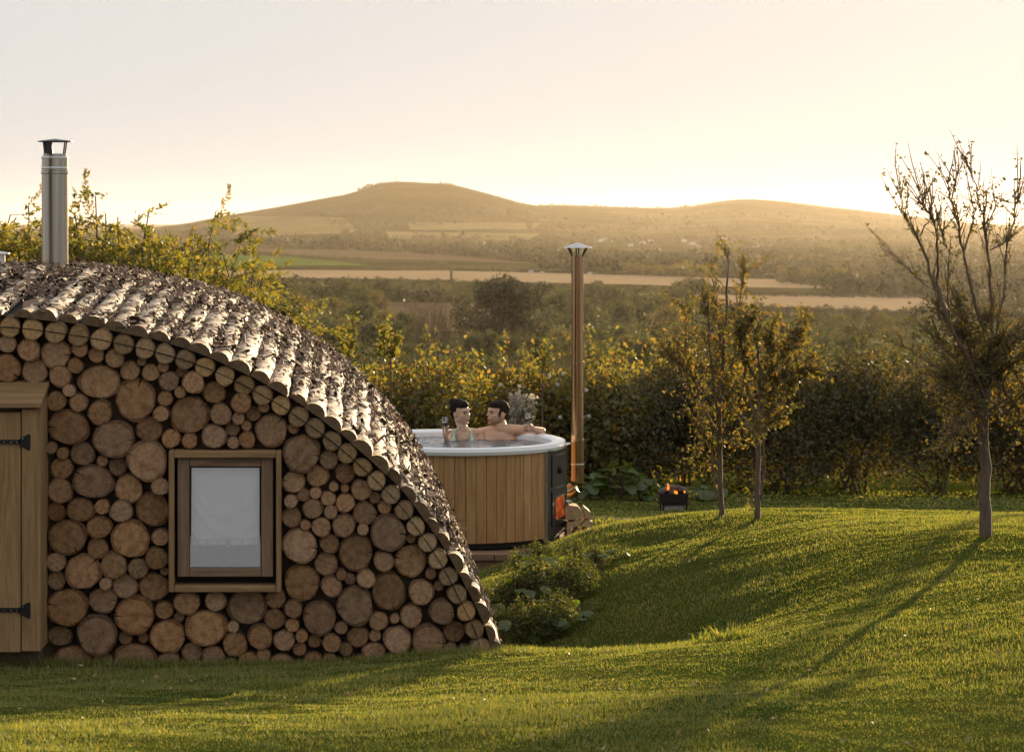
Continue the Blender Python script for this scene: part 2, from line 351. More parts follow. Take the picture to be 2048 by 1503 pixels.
def ground(x, y):
    """terrain height relative to the eye"""
    x = np.atleast_1d(np.asarray(x, float)); y = np.atleast_1d(np.asarray(y, float))
    out = np.empty(len(x))
    far = np.interp(y, PD, PZ)
    a = x / np.maximum(y, 1) * F + CX
    sk = np.interp(a, SKX, SKY); RD = 4300 + np.interp(a, [0, 1000, 1300, 2600], [0, 0, 900, 1200])
    ridge = (CY - sk) / F * RD
    up = ss(0, 1, (y - 2450) / (RD - 2450)); dn = ss(0, 1, (y - RD) / 2500)
    und = 1.2 * np.sin(x * .0021 + 1) * np.sin(y * .0027) * ss(300, 900, y) + 5 * np.sin(x * .006) * np.sin(y * .0049 + 2) * ss(2500, 3400, y) * (1 - ss(RD - 700, RD - 100, y))
    far = far + (ridge - far) * up * (1 - dn) + und * (1 - up * 0)
    near = far.copy(); k = y < 42
    if k.any():
        q = np.stack([np.clip(x[k], -14, 15), np.clip(y[k], -12, 33)], 1); res = np.empty(len(q))
        for i in range(0, len(q), 20000):
            b = q[i:i + 20000]; d = ((b[:, None] - KA[None, :, :2]) ** 2).sum(-1)
            res[i:i + 20000] = _tps(d) @ _W[:_n] + _W[_n] + b @ _W[_n + 1:]
        res = np.clip(res, -4.2, -1.3)
        a_, b_ = q[:, 0], q[:, 1]
        res = res + .68 * (.011 * np.sin(a_ * 5.3 + 1.7 * np.sin(b_ * 2.1)) * np.sin(b_ * 6.1 + 1.9 * np.sin(a_ * 2.7)) + .0065 * np.sin(a_ * 13.1 + 2.3 * np.sin(b_ * 4.9)) * np.sin(b_ * 15.7 + 2.0 * np.sin(a_ * 6.1))) * ss(-1, 8, b_)
        near[k] = res
    t = ss(31, 41, y)
    return near * (1 - t) + far * t
def gz(x, y): return float(ground([x], [y])[0]) + CZ
def hit(px, py, d0=6., d1=9000.):
    """where a pixel's sight line meets the terrain"""
    D = np.geomspace(d0, d1, 2500); g = ground((px - CX) / F * D, D); l = -(py - CY) / F * D
    i = np.argmax(l <= g)
    if l[i] > g[i]: i = len(D) - 1
    d = D[i]; return Vector(((px - CX) / F * d, d, g[i] + CZ))
m, nt, out = newmat('lawn soil and thatch')
v = coords(nt, 'World'); f1 = noise(nt, v, 1.1, 4, .6); f2 = noise(nt, v, 38, 4, .7)
c1 = ramp(nt, f1, [(.35, (.042, .070, .015)), (.65, (.085, .098, .023))]); c2 = ramp(nt, f2, [(.3, (.45, .45, .45)), (.7, (1.4, 1.3, 1.1))])
principled(nt, out, mixc(nt, 1, c1, c2, 'MULTIPLY'), .9, 0, bump(nt, f2, 1, .03), .1); M['lawn'] = m
m, nt, out = newmat('valley pasture and scrub ground')
v = coords(nt, 'World'); f1 = noise(nt, v, .006, 5, .6); f2 = noise(nt, v, .08, 4, .7)
c1 = ramp(nt, f1, [(.35, (.026, .028, .012)), (.5, (.042, .040, .017)), (.66, (.075, .062, .032))]); c2 = ramp(nt, f2, [(.3, (.6, .6, .6)), (.7, (1.25, 1.2, 1.1))])
principled(nt, out, mixc(nt, 1, c1, c2, 'MULTIPLY'), .95, 0, None, .05); M['valley'] = m
def gridmesh(name, xs, ys, zoff=0, mat=None):
    X, Y = np.meshgrid(xs, ys); z = ground(X.ravel(), Y.ravel()) + CZ + zoff
    V = np.stack([X.ravel(), Y.ravel(), z], 1); nx, ny = len(xs), len(ys)
    i = (np.arange(ny - 1)[:, None] * nx + np.arange(nx - 1)[None]).ravel()
    return npmesh(name, V, np.stack([i, i + 1, i + nx + 1, i + nx], 1), True)
lawn = obj('lawn', gridmesh('lawn', np.arange(-14, 15.01, .10), np.concatenate([np.arange(-12, 7, .5), np.arange(7, 36.01, .09)])), M['lawn']); tag(lawn, kind='structure')
rows = np.geomspace(35.5, 14000, 210); cols = np.tan(np.linspace(R(-58), R(62), 300))
rows = np.sort(np.concatenate([rows, np.linspace(2450, 5600, 60)]))
A, Y = np.meshgrid(cols, rows); X = A * Y; Z = ground(X.ravel(), Y.ravel()) + CZ - .03
i = (np.arange(len(rows) - 1)[:, None] * len(cols) + np.arange(len(cols) - 1)[None]).ravel()
vt = obj('valley_terrain', npmesh('valley_terrain', np.stack([X.ravel(), Y.ravel(), Z], 1), np.stack([i, i + 1, i + len(cols) + 1, i + len(cols)], 1), True), M['valley']); tag(vt, kind='structure')
def fieldmat(name, a, b, sc_=.02):
    return simple(name, a, b, sc_, .95, 0, 0, (1, .35, 1), 'World', .05)
M['stubble'] = fieldmat('pale stubble', (.27, .195, .12), (.34, .25, .155)); M['crop'] = fieldmat('green crop', (.065, .105, .022), (.10, .14, .03))
M['plough'] = fieldmat('brown field', (.10, .074, .046), (.135, .10, .062)); M['hayfield'] = fieldmat('hay meadow', (.105, .088, .042), (.15, .12, .06))
def field(corners, mat, n=(26, 8)):
    (x0, y0), (x1, y1), (x2, y2), (x3, y3) = corners        # near-left order: top-left, top-right, bottom-right, bottom-left
    V = []
    for j in range(n[1] + 1):
        v_ = j / n[1]
        for i_ in range(n[0] + 1):
            u = i_ / n[0]
            p = hit((x0 * (1 - u) + x1 * u) * (1 - v_) + (x3 * (1 - u) + x2 * u) * v_, (y0 * (1 - u) + y1 * u) * (1 - v_) + (y3 * (1 - u) + y2 * u) * v_ + .5 * math.sin(u * 9 + y0), 45)
            V.append((p.x, p.y, p.z + .10 + p.y * .00015))
    Fc = [(j * (n[0] + 1) + i_, j * (n[0] + 1) + i_ + 1, (j + 1) * (n[0] + 1) + i_ + 1, (j + 1) * (n[0] + 1) + i_) for j in range(n[1]) for i_ in range(n[0])]
    o = obj('field', npmesh('field', V, Fc, True), mat); tag(o, kind='structure')
field([(430, 541), (900, 542), (900, 561), (430, 555)], M['stubble'])
field([(905, 542), (1690, 563), (1680, 579), (905, 563)], M['stubble'])
field([(1250, 588), (1900, 594), (1900, 628), (1250, 604)], M['stubble'])
field([(420, 509), (590, 515), (740, 531), (420, 536)], M['crop'])
field([(430, 496), (800, 503), (1090, 528), (640, 515)], M['plough'])
field([(650, 604), (1000, 608), (1000, 664), (700, 664)], M['plough'])
field([(640, 667), (800, 668), (800, 692), (640, 692)], M['hayfield'])
field([(815, 445), (1090, 447), (1060, 459), (820, 461)], M['hayfield'])
field([(770, 464), (1080, 468), (1050, 483), (780, 478)], M['hayfield'])
field([(470, 432), (690, 436), (720, 466), (470, 476)], M['hayfield'])
# ------------------------------------------------------------------ foliage tools
def rnd_unit(n): 
    v = rng.normal(size=(n, 3)); return v / np.linalg.norm(v, axis=1, keepdims=True)
def leaf_quads(p, L, W, d=None, up=None, curl=.0):
    """diamond leaves at points p, length L, half-width W"""
    n = len(p); L = np.broadcast_to(np.asarray(L, float), (n,)); W = np.broadcast_to(np.asarray(W, float), (n,))
    if d is None: d = rnd_unit(n)
    d = d / np.maximum(np.linalg.norm(d, axis=1, keepdims=True), 1e-6)
    b = np.cross(d, rnd_unit(n)); b /= np.maximum(np.linalg.norm(b, axis=1, keepdims=True), 1e-6)
    nn = np.cross(d, b)
    q0 = p; q2 = p + d * L[:, None]; mid = p + d * (L * .45)[:, None] + nn * (curl * L)[:, None]
    V = np.stack([q0, mid + b * W[:, None], q2, mid - b * W[:, None]], 1).reshape(-1, 3)
    return V, np.arange(4 * n).reshape(n, 4)
def cat(*vf):
    V = []; Fc = []; b = 0
    for v, f in vf: V.append(v); Fc.append(f + b); b += len(v)
    return np.concatenate(V), np.concatenate(Fc)
def blob_points(n, blobs, shell=.35):
    """points in the outer shells of ellipsoid blobs (cx,cy,cz,rx,ry,rz)"""
    B = np.array(blobs, float); wt = (B[:, 3] * B[:, 4] * B[:, 5]) ** .667; k = rng.choice(len(B), n, p=wt / wt.sum())
    r = 1 - shell * rng.random(n) ** 1.6; u = rnd_unit(n)
    return B[k, :3] + u * r[:, None] * B[k, 3:], u
def shrub_mesh(name, w_, d_, h, n, leaf, nb=14, shoots=10, shoot_len=.6, flat=.25, core=.3, sparse=0):
    """lumpy shrub standing on z=0"""
    blobs = []
    for _ in range(nb):
        a = rng.uniform(0, 6.28); q = math.sqrt(rng.random())
        hh = rng.uniform(.15, 1) ** .8
        rr = h * rng.uniform(.16, .30)
        wf = 1 - flat * hh
        blobs.append((math.cos(a) * q * wf * (w_ / 2 - rr * .4), math.sin(a) * q * wf * (d_ / 2 - rr * .4), max(rr * .8, hh * (h - rr)), rr * rng.uniform(.9, 1.3), rr * rng.uniform(.9, 1.2), rr))
    p, u = blob_points(n, blobs, .5); p = p[p[:, 2] > .0]; u = rnd_unit(len(p)) + np.array([0, 0, .3])
    sz = leaf * rng.uniform(.6, 1.4, len(p))
    parts = [leaf_quads(p, sz, sz * .36, u, curl=.12)]
    tw = MB()
    for _ in range(shoots):
        b = blobs[rng.integers(nb)]; s0 = Vector((b[0] + rng.uniform(-.5, .5) * b[3], b[1] + rng.uniform(-.5, .5) * b[4], b[2] + b[5] * .5))
        d = Vector((rng.normal(0, .25), rng.normal(0, .25), 1)).normalized(); Ls = shoot_len * rng.uniform(.5, 1.3)
        pts = [s0 + d * (Ls * t) + Vector((rng.normal(0, .03), rng.normal(0, .03), 0)) * t for t in np.linspace(0, 1, 6)]
        tw.tube(pts, [.006 * leaf / .06 * (1 - .75 * t) for t in np.linspace(0, 1, 6)], 4, 1)
        k = max(int(26 * Ls / .6 * .06 / leaf), 10); t = rng.random(k) ** .8
        q = np.array([pts[0].lerp(pts[-1], float(a_)) for a_ in t]) + rng.normal(0, leaf * .25, (k, 3))
        s_ = leaf * rng.uniform(.55, 1.2, k); parts.append(leaf_quads(q, s_, s_ * .36, rnd_unit(k) + np.array([0, 0, .6]), curl=.12))
    for _ in range(7):
        b = blobs[rng.integers(nb)]; e = Vector((b[0], b[1], b[2]))
        tw.tube([Vector((rng.normal(0, .08 * w_), rng.normal(0, .08 * d_), -.05)), e * .5 + Vector((rng.normal(0, .05), 0, 0)), e], [.02 * h / 2, .014 * h / 2, .006 * h / 2], 5, 1)
    V, Fq = cat(*parts); nq = len(Fq); b0 = len(V)
    quads = [f for f in tw.f if len(f) == 4]
    V = np.concatenate([V, np.array(tw.v)]); Fq = np.concatenate([Fq, np.array(quads) + b0])
    return npmesh(name, V, Fq, False, [0] * nq + [1] * len(quads))
M['hedge_leaf'] = leafmat('dark hedge leaves', [(0, (.036, .036, .014)), (.5, (.070, .066, .022)), (.85, (.115, .088, .030)), (1, (.16, .10, .035))], .45)
M['bramble_leaf'] = leafmat('autumn bramble leaves', [(0, (.065, .075, .017)), (.45, (.14, .130, .030)), (.82, (.21, .165, .038)), (.96, (.26, .14, .035)), (1, (.24, .10, .03))], .58)
M['willow_leaf'] = leafmat('yellow green willow leaves', [(0, (.07, .085, .014)), (.5, (.145, .145, .024)), (.85, (.23, .18, .03)), (1, (.25, .14, .03))], .6)
M['tree_leaf'] = leafmat('orchard leaves', [(0, (.060, .062, .016)), (.5, (.115, .102, .022)), (.8, (.18, .13, .026)), (1, (.20, .09, .024))], .56)
M['far_leaf'] = leafmat('distant scrub leaves', [(0, (.022, .030, .010)), (.6, (.048, .058, .016)), (1, (.095, .085, .025))], .4)
M['far_gold'] = leafmat('distant yellowing leaves', [(0, (.06, .055, .015)), (.6, (.10, .085, .02)), (1, (.16, .11, .03))], .4)
M['wood_leaf'] = leafmat('far woodland', [(0, (.018, .022, .010)), (.6, (.035, .036, .014)), (1, (.06, .052, .02))], .25)
M['hill_leaf'] = leafmat('hazy hillside trees', [(0, (.030, .030, .014)), (1, (.050, .046, .022))], .2)
M['plume'] = leafmat('pale seed heads', [(0, (.30, .26, .21)), (1, (.55, .50, .42))], .4, (1, .95, .85))
M['bigleaf'] = leafmat('broad bank leaves', [(0, (.045, .075, .012)), (.6, (.085, .13, .016)), (1, (.15, .18, .025))], .5)
M['petal'] = leafmat('white petals', [(0, (.7, .65, .6)), (1, (.8, .78, .75))], .4, (1, 1, 1))
def place_shrub(me, name, loc, rz, s, mats, label, catg, group):
    o = link(bpy.data.objects.new(name, me)); o.location = loc; o.rotation_euler = (0, 0, rz); o.scale = (s, s, s) if not hasattr(s, '__len__') else s
    for q in mats:
        if q.name not in [z.name for z in me.materials if z]: me.materials.append(q)
    return tag(o, label, catg, group)
def on_ground(px, D): 
    x = (px - CX) / F * D; return Vector((x, D, gz(x, D) - .02))
# ------------------------------------------------------------------ the log cabin
D0 = 14.7; S0 = F / D0
def fac(px, py, yo=0.0):
    p = P(px, py, D0); p.y += yo; return p
C1 = lambda x, y, r, r2=None: (x / 3.268, 500 + y / 3.268, r / 3.268, (r2 or r) / 3.268)
C2 = lambda x, y, r, r2=None: (x / 3.339, 900 + y / 3.339, r / 3.339, (r2 or r) / 3.339)
C3 = lambda x, y, r, r2=None: (480 + x / 3.416, 560 + y / 3.416, r / 3.416, (r2 or r) / 3.416)
C4 = lambda x, y, r, r2=None: (480 + x / 3.339, 900 + y / 3.339, r / 3.339, (r2 or r) / 3.339)
rim = [C1(*q) for q in [(70,500,70),(218,515,72),(368,535,72),(517,557,70),(666,582,72),(810,614,68),(950,642,66),(1080,677,66),(1213,714,66),(1343,761,66),(1472,818,66),(1597,877,66),(1717,945,66)]] + \
      [C3(*q) for q in [(280,850,66),(398,932,68),(513,1008,68),(628,1095,67)]] + \
      [C4(*q) for q in [(715,18,66),(815,108,64),(910,198,64),(1006,292,63),(1095,395,64),(1172,502,63),(1250,610,62),(1320,720,65),(1388,834,63),(1447,952,66),(1507,1068,63),(1562,1186,64),(1600,1310,68)]] + \
      [(973, 1329, 20, 20), (984, 1366, 20, 20)]
logs = [C1(*q) for q in [(50,610,60),(193,650,74),(367,678,97),(525,645,52),(630,685,52),(752,705,62),(925,728,30),(40,770,95),(228,790,84),(395,822,72),(495,753,52),(648,862,135,112),(848,788,64),(985,800,58),(1068,760,38),(1105,855,66),(1190,790,38),(1265,862,72),(1178,927,38),(1400,930,74),(455,915,42),(370,985,66),(515,995,60),(655,1060,80),(885,980,135),(1080,970,50),(1053,1068,52),(1240,1078,126),(1445,1068,70),(1577,995,68),(1558,1097,42),(1655,1070,50),(1724,1022,38),(1520,1170,46),(1610,1148,35),(1400,1213,80),(1240,1245,52),(1117,1233,62),(1525,1255,40),(1615,1240,56),(450,1155,135,115),(745,1235,138,115),(975,1175,90,78),(540,1330,80),(410,1328,42),(340,1288,38),(400,1425,75),(670,1375,38),(768,1412,63),(965,1375,130),(-70,660,70),(-100,800,80)]] + \
       [C3(*q) for q in [(215,1025,112),(365,1010,38)]] + \
       [C2(*q) for q in [(622,210,135,112),(400,272,85),(860,258,95),(683,377,52),(1073,236,60),(1020,395,115),(540,395,92,78),(375,413,65),(812,402,75),(455,575,130,115),(665,510,86,72),(872,588,125),(1072,578,58),(655,650,72),(378,740,65),(1048,715,75),(556,805,118),(760,765,90),(925,785,70),(1098,805,30),(378,868,63),(708,885,42),(835,908,85),(1025,912,98),(452,1042,135,125),(688,1000,98,85),(900,1100,133,122),(1250,1010,90,78),(1098,1065,60),(1195,1115,36),(1440,1000,70),(1650,1045,128),(1840,992,68),(400,1240,82,70),(650,1228,132),(835,1255,46),(958,1255,35),(1120,1240,122,108),(1375,1180,135,122),(1558,1170,40),(1835,1128,70),(490,1390,125,85),(687,1405,66,55),(900,1390,138,100),(1130,1400,75,55),(1282,1350,68),(1428,1375,76),(1570,1285,82),(1738,1240,82),(1660,1400,65),(1760,1358,46),(1550,1430,45),(1300,1440,40),(800,1440,40)]] + \
       [C4(*q) for q in [(410,20,124),(595,62,64),(360,208,76),(520,175,74),(702,155,68),(625,240,32),(700,253,28),(812,265,70),(902,318,40),(505,282,40),(425,300,44),(590,318,50),(340,335,46),(485,385,66),(605,408,46),(702,350,64),(965,380,45),(832,420,78),(345,450,68),(437,494,36),(543,508,66),(693,498,76),(820,525,40),(990,548,120),(1143,590,32),(400,635,116),(598,620,66),(775,680,115,125),(960,740,68),(1140,740,105,112),(1275,825,38),(577,760,80),(678,825,36),(735,858,40),(842,850,62),(612,905,70),(412,885,120),(768,1035,122,130),(995,945,115,130),(1210,945,82,88),(1328,905,34),(530,1118,112),(350,1165,46),(355,1055,60),(675,1182,44),(925,1142,64),(1032,1118,32),(1145,1110,76,80),(1345,1072,82,84),(295,1265,70),(412,1235,42),(497,1275,45),(612,1280,62),(398,1328,48),(788,1245,72),(903,1240,42),(705,1328,46),(490,1385,60,45),(895,1345,78,62),(1050,1260,90),(1255,1265,106),(1432,1210,72),(1405,1325,45),(1490,1335,40),(280,1395,70,40),(600,1400,50),(1060,1400,60),(1180,1395,50),(1320,1400,50),(800,1400,40)]]
ARCH = [(-60 - (q[0] + 60), q[1]) for q in rim[::-1]] + [(-60, rim[0][1] - 2)] + [(q[0], q[1]) for q in rim]
ARCH = np.array([tuple(fac(a, b))[0::2] for a, b in ARCH])
cum = np.concatenate([[0], np.cumsum(np.linalg.norm(np.diff(ARCH, axis=0), axis=1))]); AL = cum[-1]; TM = cum[len(rim)]
X0 = fac(-60, 0).x; ZB = fac(0, 1330).z; LEN = 5.0
def arch(t):
    f_ = lambda q: np.array([np.interp(q, cum, ARCH[:, 0]), np.interp(q, cum, ARCH[:, 1])])
    p = f_(t); d = f_(min(t + .12, AL)) - f_(max(t - .12, 0)); d = d / np.linalg.norm(d); return p, np.array([-d[1], d[0]]), d
def roof(t, s, off=0.):
    p, n, d = arch(t); q = p + n * off
    g = 1 + .085 * float(ss(0, 2.7, s)) - .02 * float(ss(3.6, LEN, s)); hh = min(max((q[1] - ZB) / 2, 0), 1) ** .6
    return Vector((X0 + (q[0] - X0) * (1 + .01 * float(ss(0, 2.7, s)) * hh) + .02 * s * hh, D0 - .06 + s, ZB + (q[1] - ZB) * g))
hut = empty('log_cabin', (X0, D0 + 2.5, ZB - .15))
tag(hut, 'rounded log cabin with cordwood front wall and birch bark log roof', 'cabin')
# wall body behind the log ends
mb = MB(); ol = [Vector((a_[0] + n_a[0] * .062, D0 + .10, a_[1] + n_a[1] * .062)) for a_, n_a in [(arch(c_)[0], arch(c_)[1]) for c_ in cum]]; ol = [Vector((ol[0].x, D0 + .10, ZB - .5))] + ol + [Vector((ol[-1].x, D0 + .10, ZB - .5))]
mb.prism(ol, (0, .25, 0)); wall = mb.build('wall', M['chink'], hut, True)
# roof shell under the logs
ts = np.linspace(0, AL, 60); sg = np.linspace(.14, LEN, 14)
V = [tuple(roof(t, s, .055)) for s in sg for t in ts]; n_ = len(ts)
Fq = [(j * n_ + i, j * n_ + i + 1, (j + 1) * n_ + i + 1, (j + 1) * n_ + i) for j in range(len(sg) - 1) for i in range(n_ - 1)]
obj('roof_shell', npmesh('roof_shell', V, Fq, True), M['membrane'], hut, True)
def disc(seed, notch):
    r_ = random.Random(seed); n = 30; ph = [r_.uniform(0, 6.28) for _ in range(4)]
    A_ = []
    a0 = r_.uniform(0, 6.28); depth = r_.uniform(.25, .6)
    for k in range(n):
        a = 2 * math.pi * k / n
        rr = 1 + .040 * math.sin(2 * a + ph[0]) + .034 * math.sin(3 * a + ph[1]) + .016 * math.sin(7 * a + ph[2]) + .012 * math.sin(5 * a + ph[3]) + r_.uniform(-.012, .012)
        A_.append((a, rr))
    pts = [(rr * math.cos(a), rr * math.sin(a)) for a, rr in A_]
    if notch:
        k = int(a0 / 6.2832 * n); a, rr = A_[k]; e = .035 * r_.uniform(.7, 1.5)
        pts[k:k + 1] = [(rr * math.cos(a - e), rr * math.sin(a - e)), (depth * math.cos(a + r_.uniform(-.06, .06)), depth * math.sin(a)), (rr * math.cos(a + e), rr * math.sin(a + e))]
    m_ = len(pts)
    vs = [(x * .965, 0, z * .965) for x, z in pts] + [(x, .12, z) for x, z in pts] + [(x * .99, 1, z * .99) for x, z in pts]
    fs = [tuple(range(m_))] + [(k, (k + 1) % m_, m_ + (k + 1) % m_, m_ + k) for k in range(m_)] + [(m_ + k, m_ + (k + 1) % m_, 2 * m_ + (k + 1) % m_, 2 * m_ + k) for k in range(m_)]
    b = MB(); b.add(vs, fs); b.m = [0] * (1 + m_) + [1] * m_; return b.mesh('log_end')
discs = [disc(s, s % 5 < 3) for s in range(24)]; rdiscs = [disc(40 + s, False) for s in range(4)]
for me in discs:
    me.materials.append(M['end']); me.materials.append(M['bark'])
for me in rdiscs:
    me.materials.append(M['end2']); me.materials.append(M['bark'])
def put_part(name, me, parent, loc, scale, rot=(0, 0, 0)):
    o = link(bpy.data.objects.new(name, me)); o.parent = parent; o.location = Vector(loc) - parent.location; o.scale = scale; o.rotation_euler = rot; return o
for px, py, r1, r2 in logs:
    p = fac(px, py, random.uniform(-.05, .03)); rot = random.uniform(-3.1, 3.1)
    if abs(r1 - r2) > .5: rot = 0
    put_part('log_end', random.choice(discs), hut, p, (r1 / S0 * 1.045, .16, r2 / S0 * 1.045), (random.uniform(-.03, .03), rot, random.uniform(-.03, .03)))
for px, py, r1, r2 in rim + [(-60 - (q[0] + 60), q[1], q[2], q[3]) for q in rim[:3]] + [(-60, rim[0][1] - 1, 20, 20)]:
    p = fac(px, py, random.uniform(-.055, -.045)); put_part('rim_log', random.choice(rdiscs), hut, p, (r1 / S0 * 1.02, .34, r1 / S0 * 1.02), (0, random.uniform(-3.1, 3.1), 0))
# thin membrane that runs through the split rim logs
V = []; tsm = np.linspace(TM - .6, AL, 90)
for t in tsm:
    for off, y in ((-.0019, -.057), (.0019, -.057), (.0019, .2), (-.0019, .2)):
        p, n, d = arch(t); V.append((p[0] + n[0] * off, D0 + y, p[1] + n[1] * off))
Fq = [(4 * i + k, 4 * i + (k + 1) % 4, 4 * i + 4 + (k + 1) % 4, 4 * i + 4 + k) for i in range(len(tsm) - 1) for k in range(4)]
obj('membrane_edge', npmesh('membrane_edge', V, Fq), M['membrane'], hut, True)
# half-round birch logs laid on the roof
tl = [(cum[k] + cum[k + 1]) / 2 for k in range(len(cum) - 1)]
for t in tl:
    rad = random.uniform(.054, .078); ns = 17; nr = 9; V = []; r_ = random.Random(int(t * 1000)); ph = r_.uniform(0, 9)
    front = r_.uniform(-.03, .10); t = t + r_.uniform(-.012, .012); back = LEN - r_.uniform(0, .25)
    for j in range(ns):
        s = front + (back - front) * (j / (ns - 1)) ** 1.35
        for k in range(nr):
            a = math.pi * k / (nr - 1)
            rr = rad * (1 + (.10 * math.sin(s * 3.1 + ph + a * 2) + .07 * math.sin(s * 9 + ph * 2 + a * 3) + r_.uniform(-.05, .05) if j else 0))
            V.append(tuple(roof(t + math.cos(a) * rr * .98, s, .064 + math.sin(a) * rr * .9)))
    Fq = [(j * nr + k, j * nr + k + 1, (j + 1) * nr + k + 1, (j + 1) * nr + k) for j in range(ns - 1) for k in range(nr - 1)]
    Fq += [(j * nr + nr - 1, j * nr, (j + 1) * nr, (j + 1) * nr + nr - 1) for j in range(ns - 1)]
    me = bpy.data.meshes.new('roof_log'); me.from_pydata(V, [], Fq + [tuple(range(nr)), tuple(range((ns - 1) * nr, ns * nr))[::-1]])
    me.polygons.foreach_set('material_index', [0] * len(Fq) + [1, 1]); me.polygons.foreach_set('use_smooth', [True] * len(Fq) + [False] * 2)
    me.materials.append(M['birch']); me.materials.append(M['cut']); obj('roof_log', me, None, hut, True)
# loose curled bark flakes all over the roof
m, nt, out = newmat('curled bark flakes'); isl = island(nt)
v = coords(nt, 'World'); fi = noise(nt, coords(nt, 'World', (1, 4, 1)), 45, 3, .7)
c1 = ramp(nt, isl, [(0, (.030, .024, .022)), (.34, (.075, .060, .052)), (.52, (.17, .125, .10)), (.62, (.44, .36, .28)), (1, (.70, .61, .50))])
c2 = ramp(nt, fi, [(.3, (.45, .4, .37)), (.55, (1, 1, 1))]); outer = mixc(nt, .8, c1, c2, 'MULTIPLY')
inner = ramp(nt, isl, [(0, (.07, .045, .034)), (1, (.26, .17, .115))])
bf = nt.nodes.new('ShaderNodeNewGeometry').outputs['Backfacing']
principled(nt, out, mixc(nt, bf, outer, inner), .8, 0, None, .25); M['flake'] = m
nf = 15000; V = []; Fq = []
tt = TM - 1.2 + (AL - TM + 1.15) * rng.random(nf); sv = LEN * (rng.random(nf) ** 1.15)
for i in range(nf):
    t, s = float(tt[i]), float(sv[i])
    if s < .25 and rng.random() < .8: continue
    if s < 1.6 and math.sin(t * 5.3 + 2 * math.sin(s * 2.1)) * math.sin(s * 2.9 + t * 1.7) < .15 and rng.random() < .72: continue
    p, n, d = arch(t); n3 = Vector((n[0], 0, n[1])); d3 = Vector((d[0], 0, d[1])); y3 = Vector((0, 1, 0))
    L_ = rng.uniform(.010, .032) * (1.7 if rng.random() < .10 else 1); W_ = rng.uniform(.006, .019) * (1.4 if rng.random() < .1 else 1); cr = rng.uniform(.5, 2.4)
    c = roof(t, s, .098 + .045 * rng.random() ** 1.5)
    a = rng.uniform(0, 6.28) if rng.random() < .6 else rng.normal(1.57, .4)
    tl_ = rng.normal(0, .40); e1 = (d3 * math.cos(a) + y3 * math.sin(a)); e2 = n3.cross(e1)
    e1 = (e1 * math.cos(tl_) + n3 * math.sin(tl_)); nn = e1.cross(e2) * (-1 if e1.cross(e2).dot(n3) < 0 else 1)
    b = len(V)
    for k in range(5):
        u = (k / 4 - .5) * cr * 2; q = c + e2 * (W_ * math.sin(u) / max(cr, .6) * 1.3) + nn * (W_ * (math.cos(u) - 1) / max(cr, .6) * (1 if rng.random() < .97 else -1) + .006)
        j1 = 1 + rng.uniform(-.25, .15); V += [tuple(q - e1 * L_ * j1), tuple(q + e1 * L_ * (2 - j1))]
    Fq += [(b + 2 * k, b + 2 * k + 2, b + 2 * k + 3, b + 2 * k + 1) for k in range(4)]
fl = obj('bark_flakes', npmesh('bark_flakes', V, Fq, True), M['flake'], hut, True); tag(fl, kind='stuff')
# dead twigs sticking out of the roof
mb = MB()
for px, py, D, dx, dz in [(905, 1043, 16.2, .13, .01), (905, 1020, 16.4, .05, -.12), (880, 985, 16.5, .06, -.07), (167, 548, 18.6, -.02, .09), (890, 1010, 16.4, .07, .05), (835, 905, 17, .05, .06)]:
    a = P(px, py, D); mb.tube([a - Vector((dx, 0, dz)), a, a + Vector((dx * .8, .01, dz * .8 + .005))], [.005, .004, .002], 5)
tw_ = mb.build('dead_twig', M['twig'], hut, True); tag(tw_, kind='stuff')
# window
mb = MB(); yf = -.10
def bar(name, x0, y0, x1, y1, yo, th, mat, parent, bev=.004):
    a = fac(x0, y0, yo); b = fac(x1, y1, yo); c = (a + b) / 2; c.y += th / 2
    me = MB().box((0, 0, 0), (abs(b.x - a.x), th, abs(a.z - b.z)), None, 0, bev).mesh(name)
    o = obj(name, me, mat, parent); o.location = c - (hut.location + (parent.location if parent is not hut else Vector())); return o
win = obj('window', MB().box((0, 0, 0), (.62, .012, .80)).mesh('window'), M['room'], hut); win.location = fac(451, 1038, .075) - hut.location
bar('outer_frame', 339, 899, 350, 1179, yf, .16, M['board'], win); bar('outer_frame', 552.5, 899, 563, 1179, yf, .16, M['board'], win)
bar('outer_frame', 350.4, 899, 552, 912.5, yf + .003, .155, M['boardx'], win); bar('outer_frame', 350.4, 1166, 552, 1179, yf + .003, .155, M['boardx'], win)
ys = -.062
bar('sash', 356, 913, 379.5, 1150, ys, .06, M['sash'], win); bar('sash', 523, 913, 546.5, 1150, ys, .06, M['sash'], win)
bar('sash', 379.8, 913, 522.7, 931, ys + .003, .055, M['sashx'], win); bar('sash', 379.8, 1131.5, 522.7, 1150, ys + .003, .055, M['sashx'], win)
bar('glazing_bead', 379, 930, 383, 1133, ys + .02, .02, M['membrane'], win, .001); bar('glazing_bead', 519, 930, 523, 1133, ys + .02, .02, M['membrane'], win, .001)
bar('glazing_bead', 383.2, 930, 518.8, 933.5, ys + .02, .02, M['membrane'], win, .001); bar('glazing_bead', 383.2, 1129, 518.8, 1132, ys + .02, .02, M['membrane'], win, .001)
pn = bar('pane', 381, 931, 521, 1131, ys + .030, .004, M['glass'], win, 0); pn.rotation_euler = (R(-5.2), 0, 0)      # the sash hangs slightly ajar
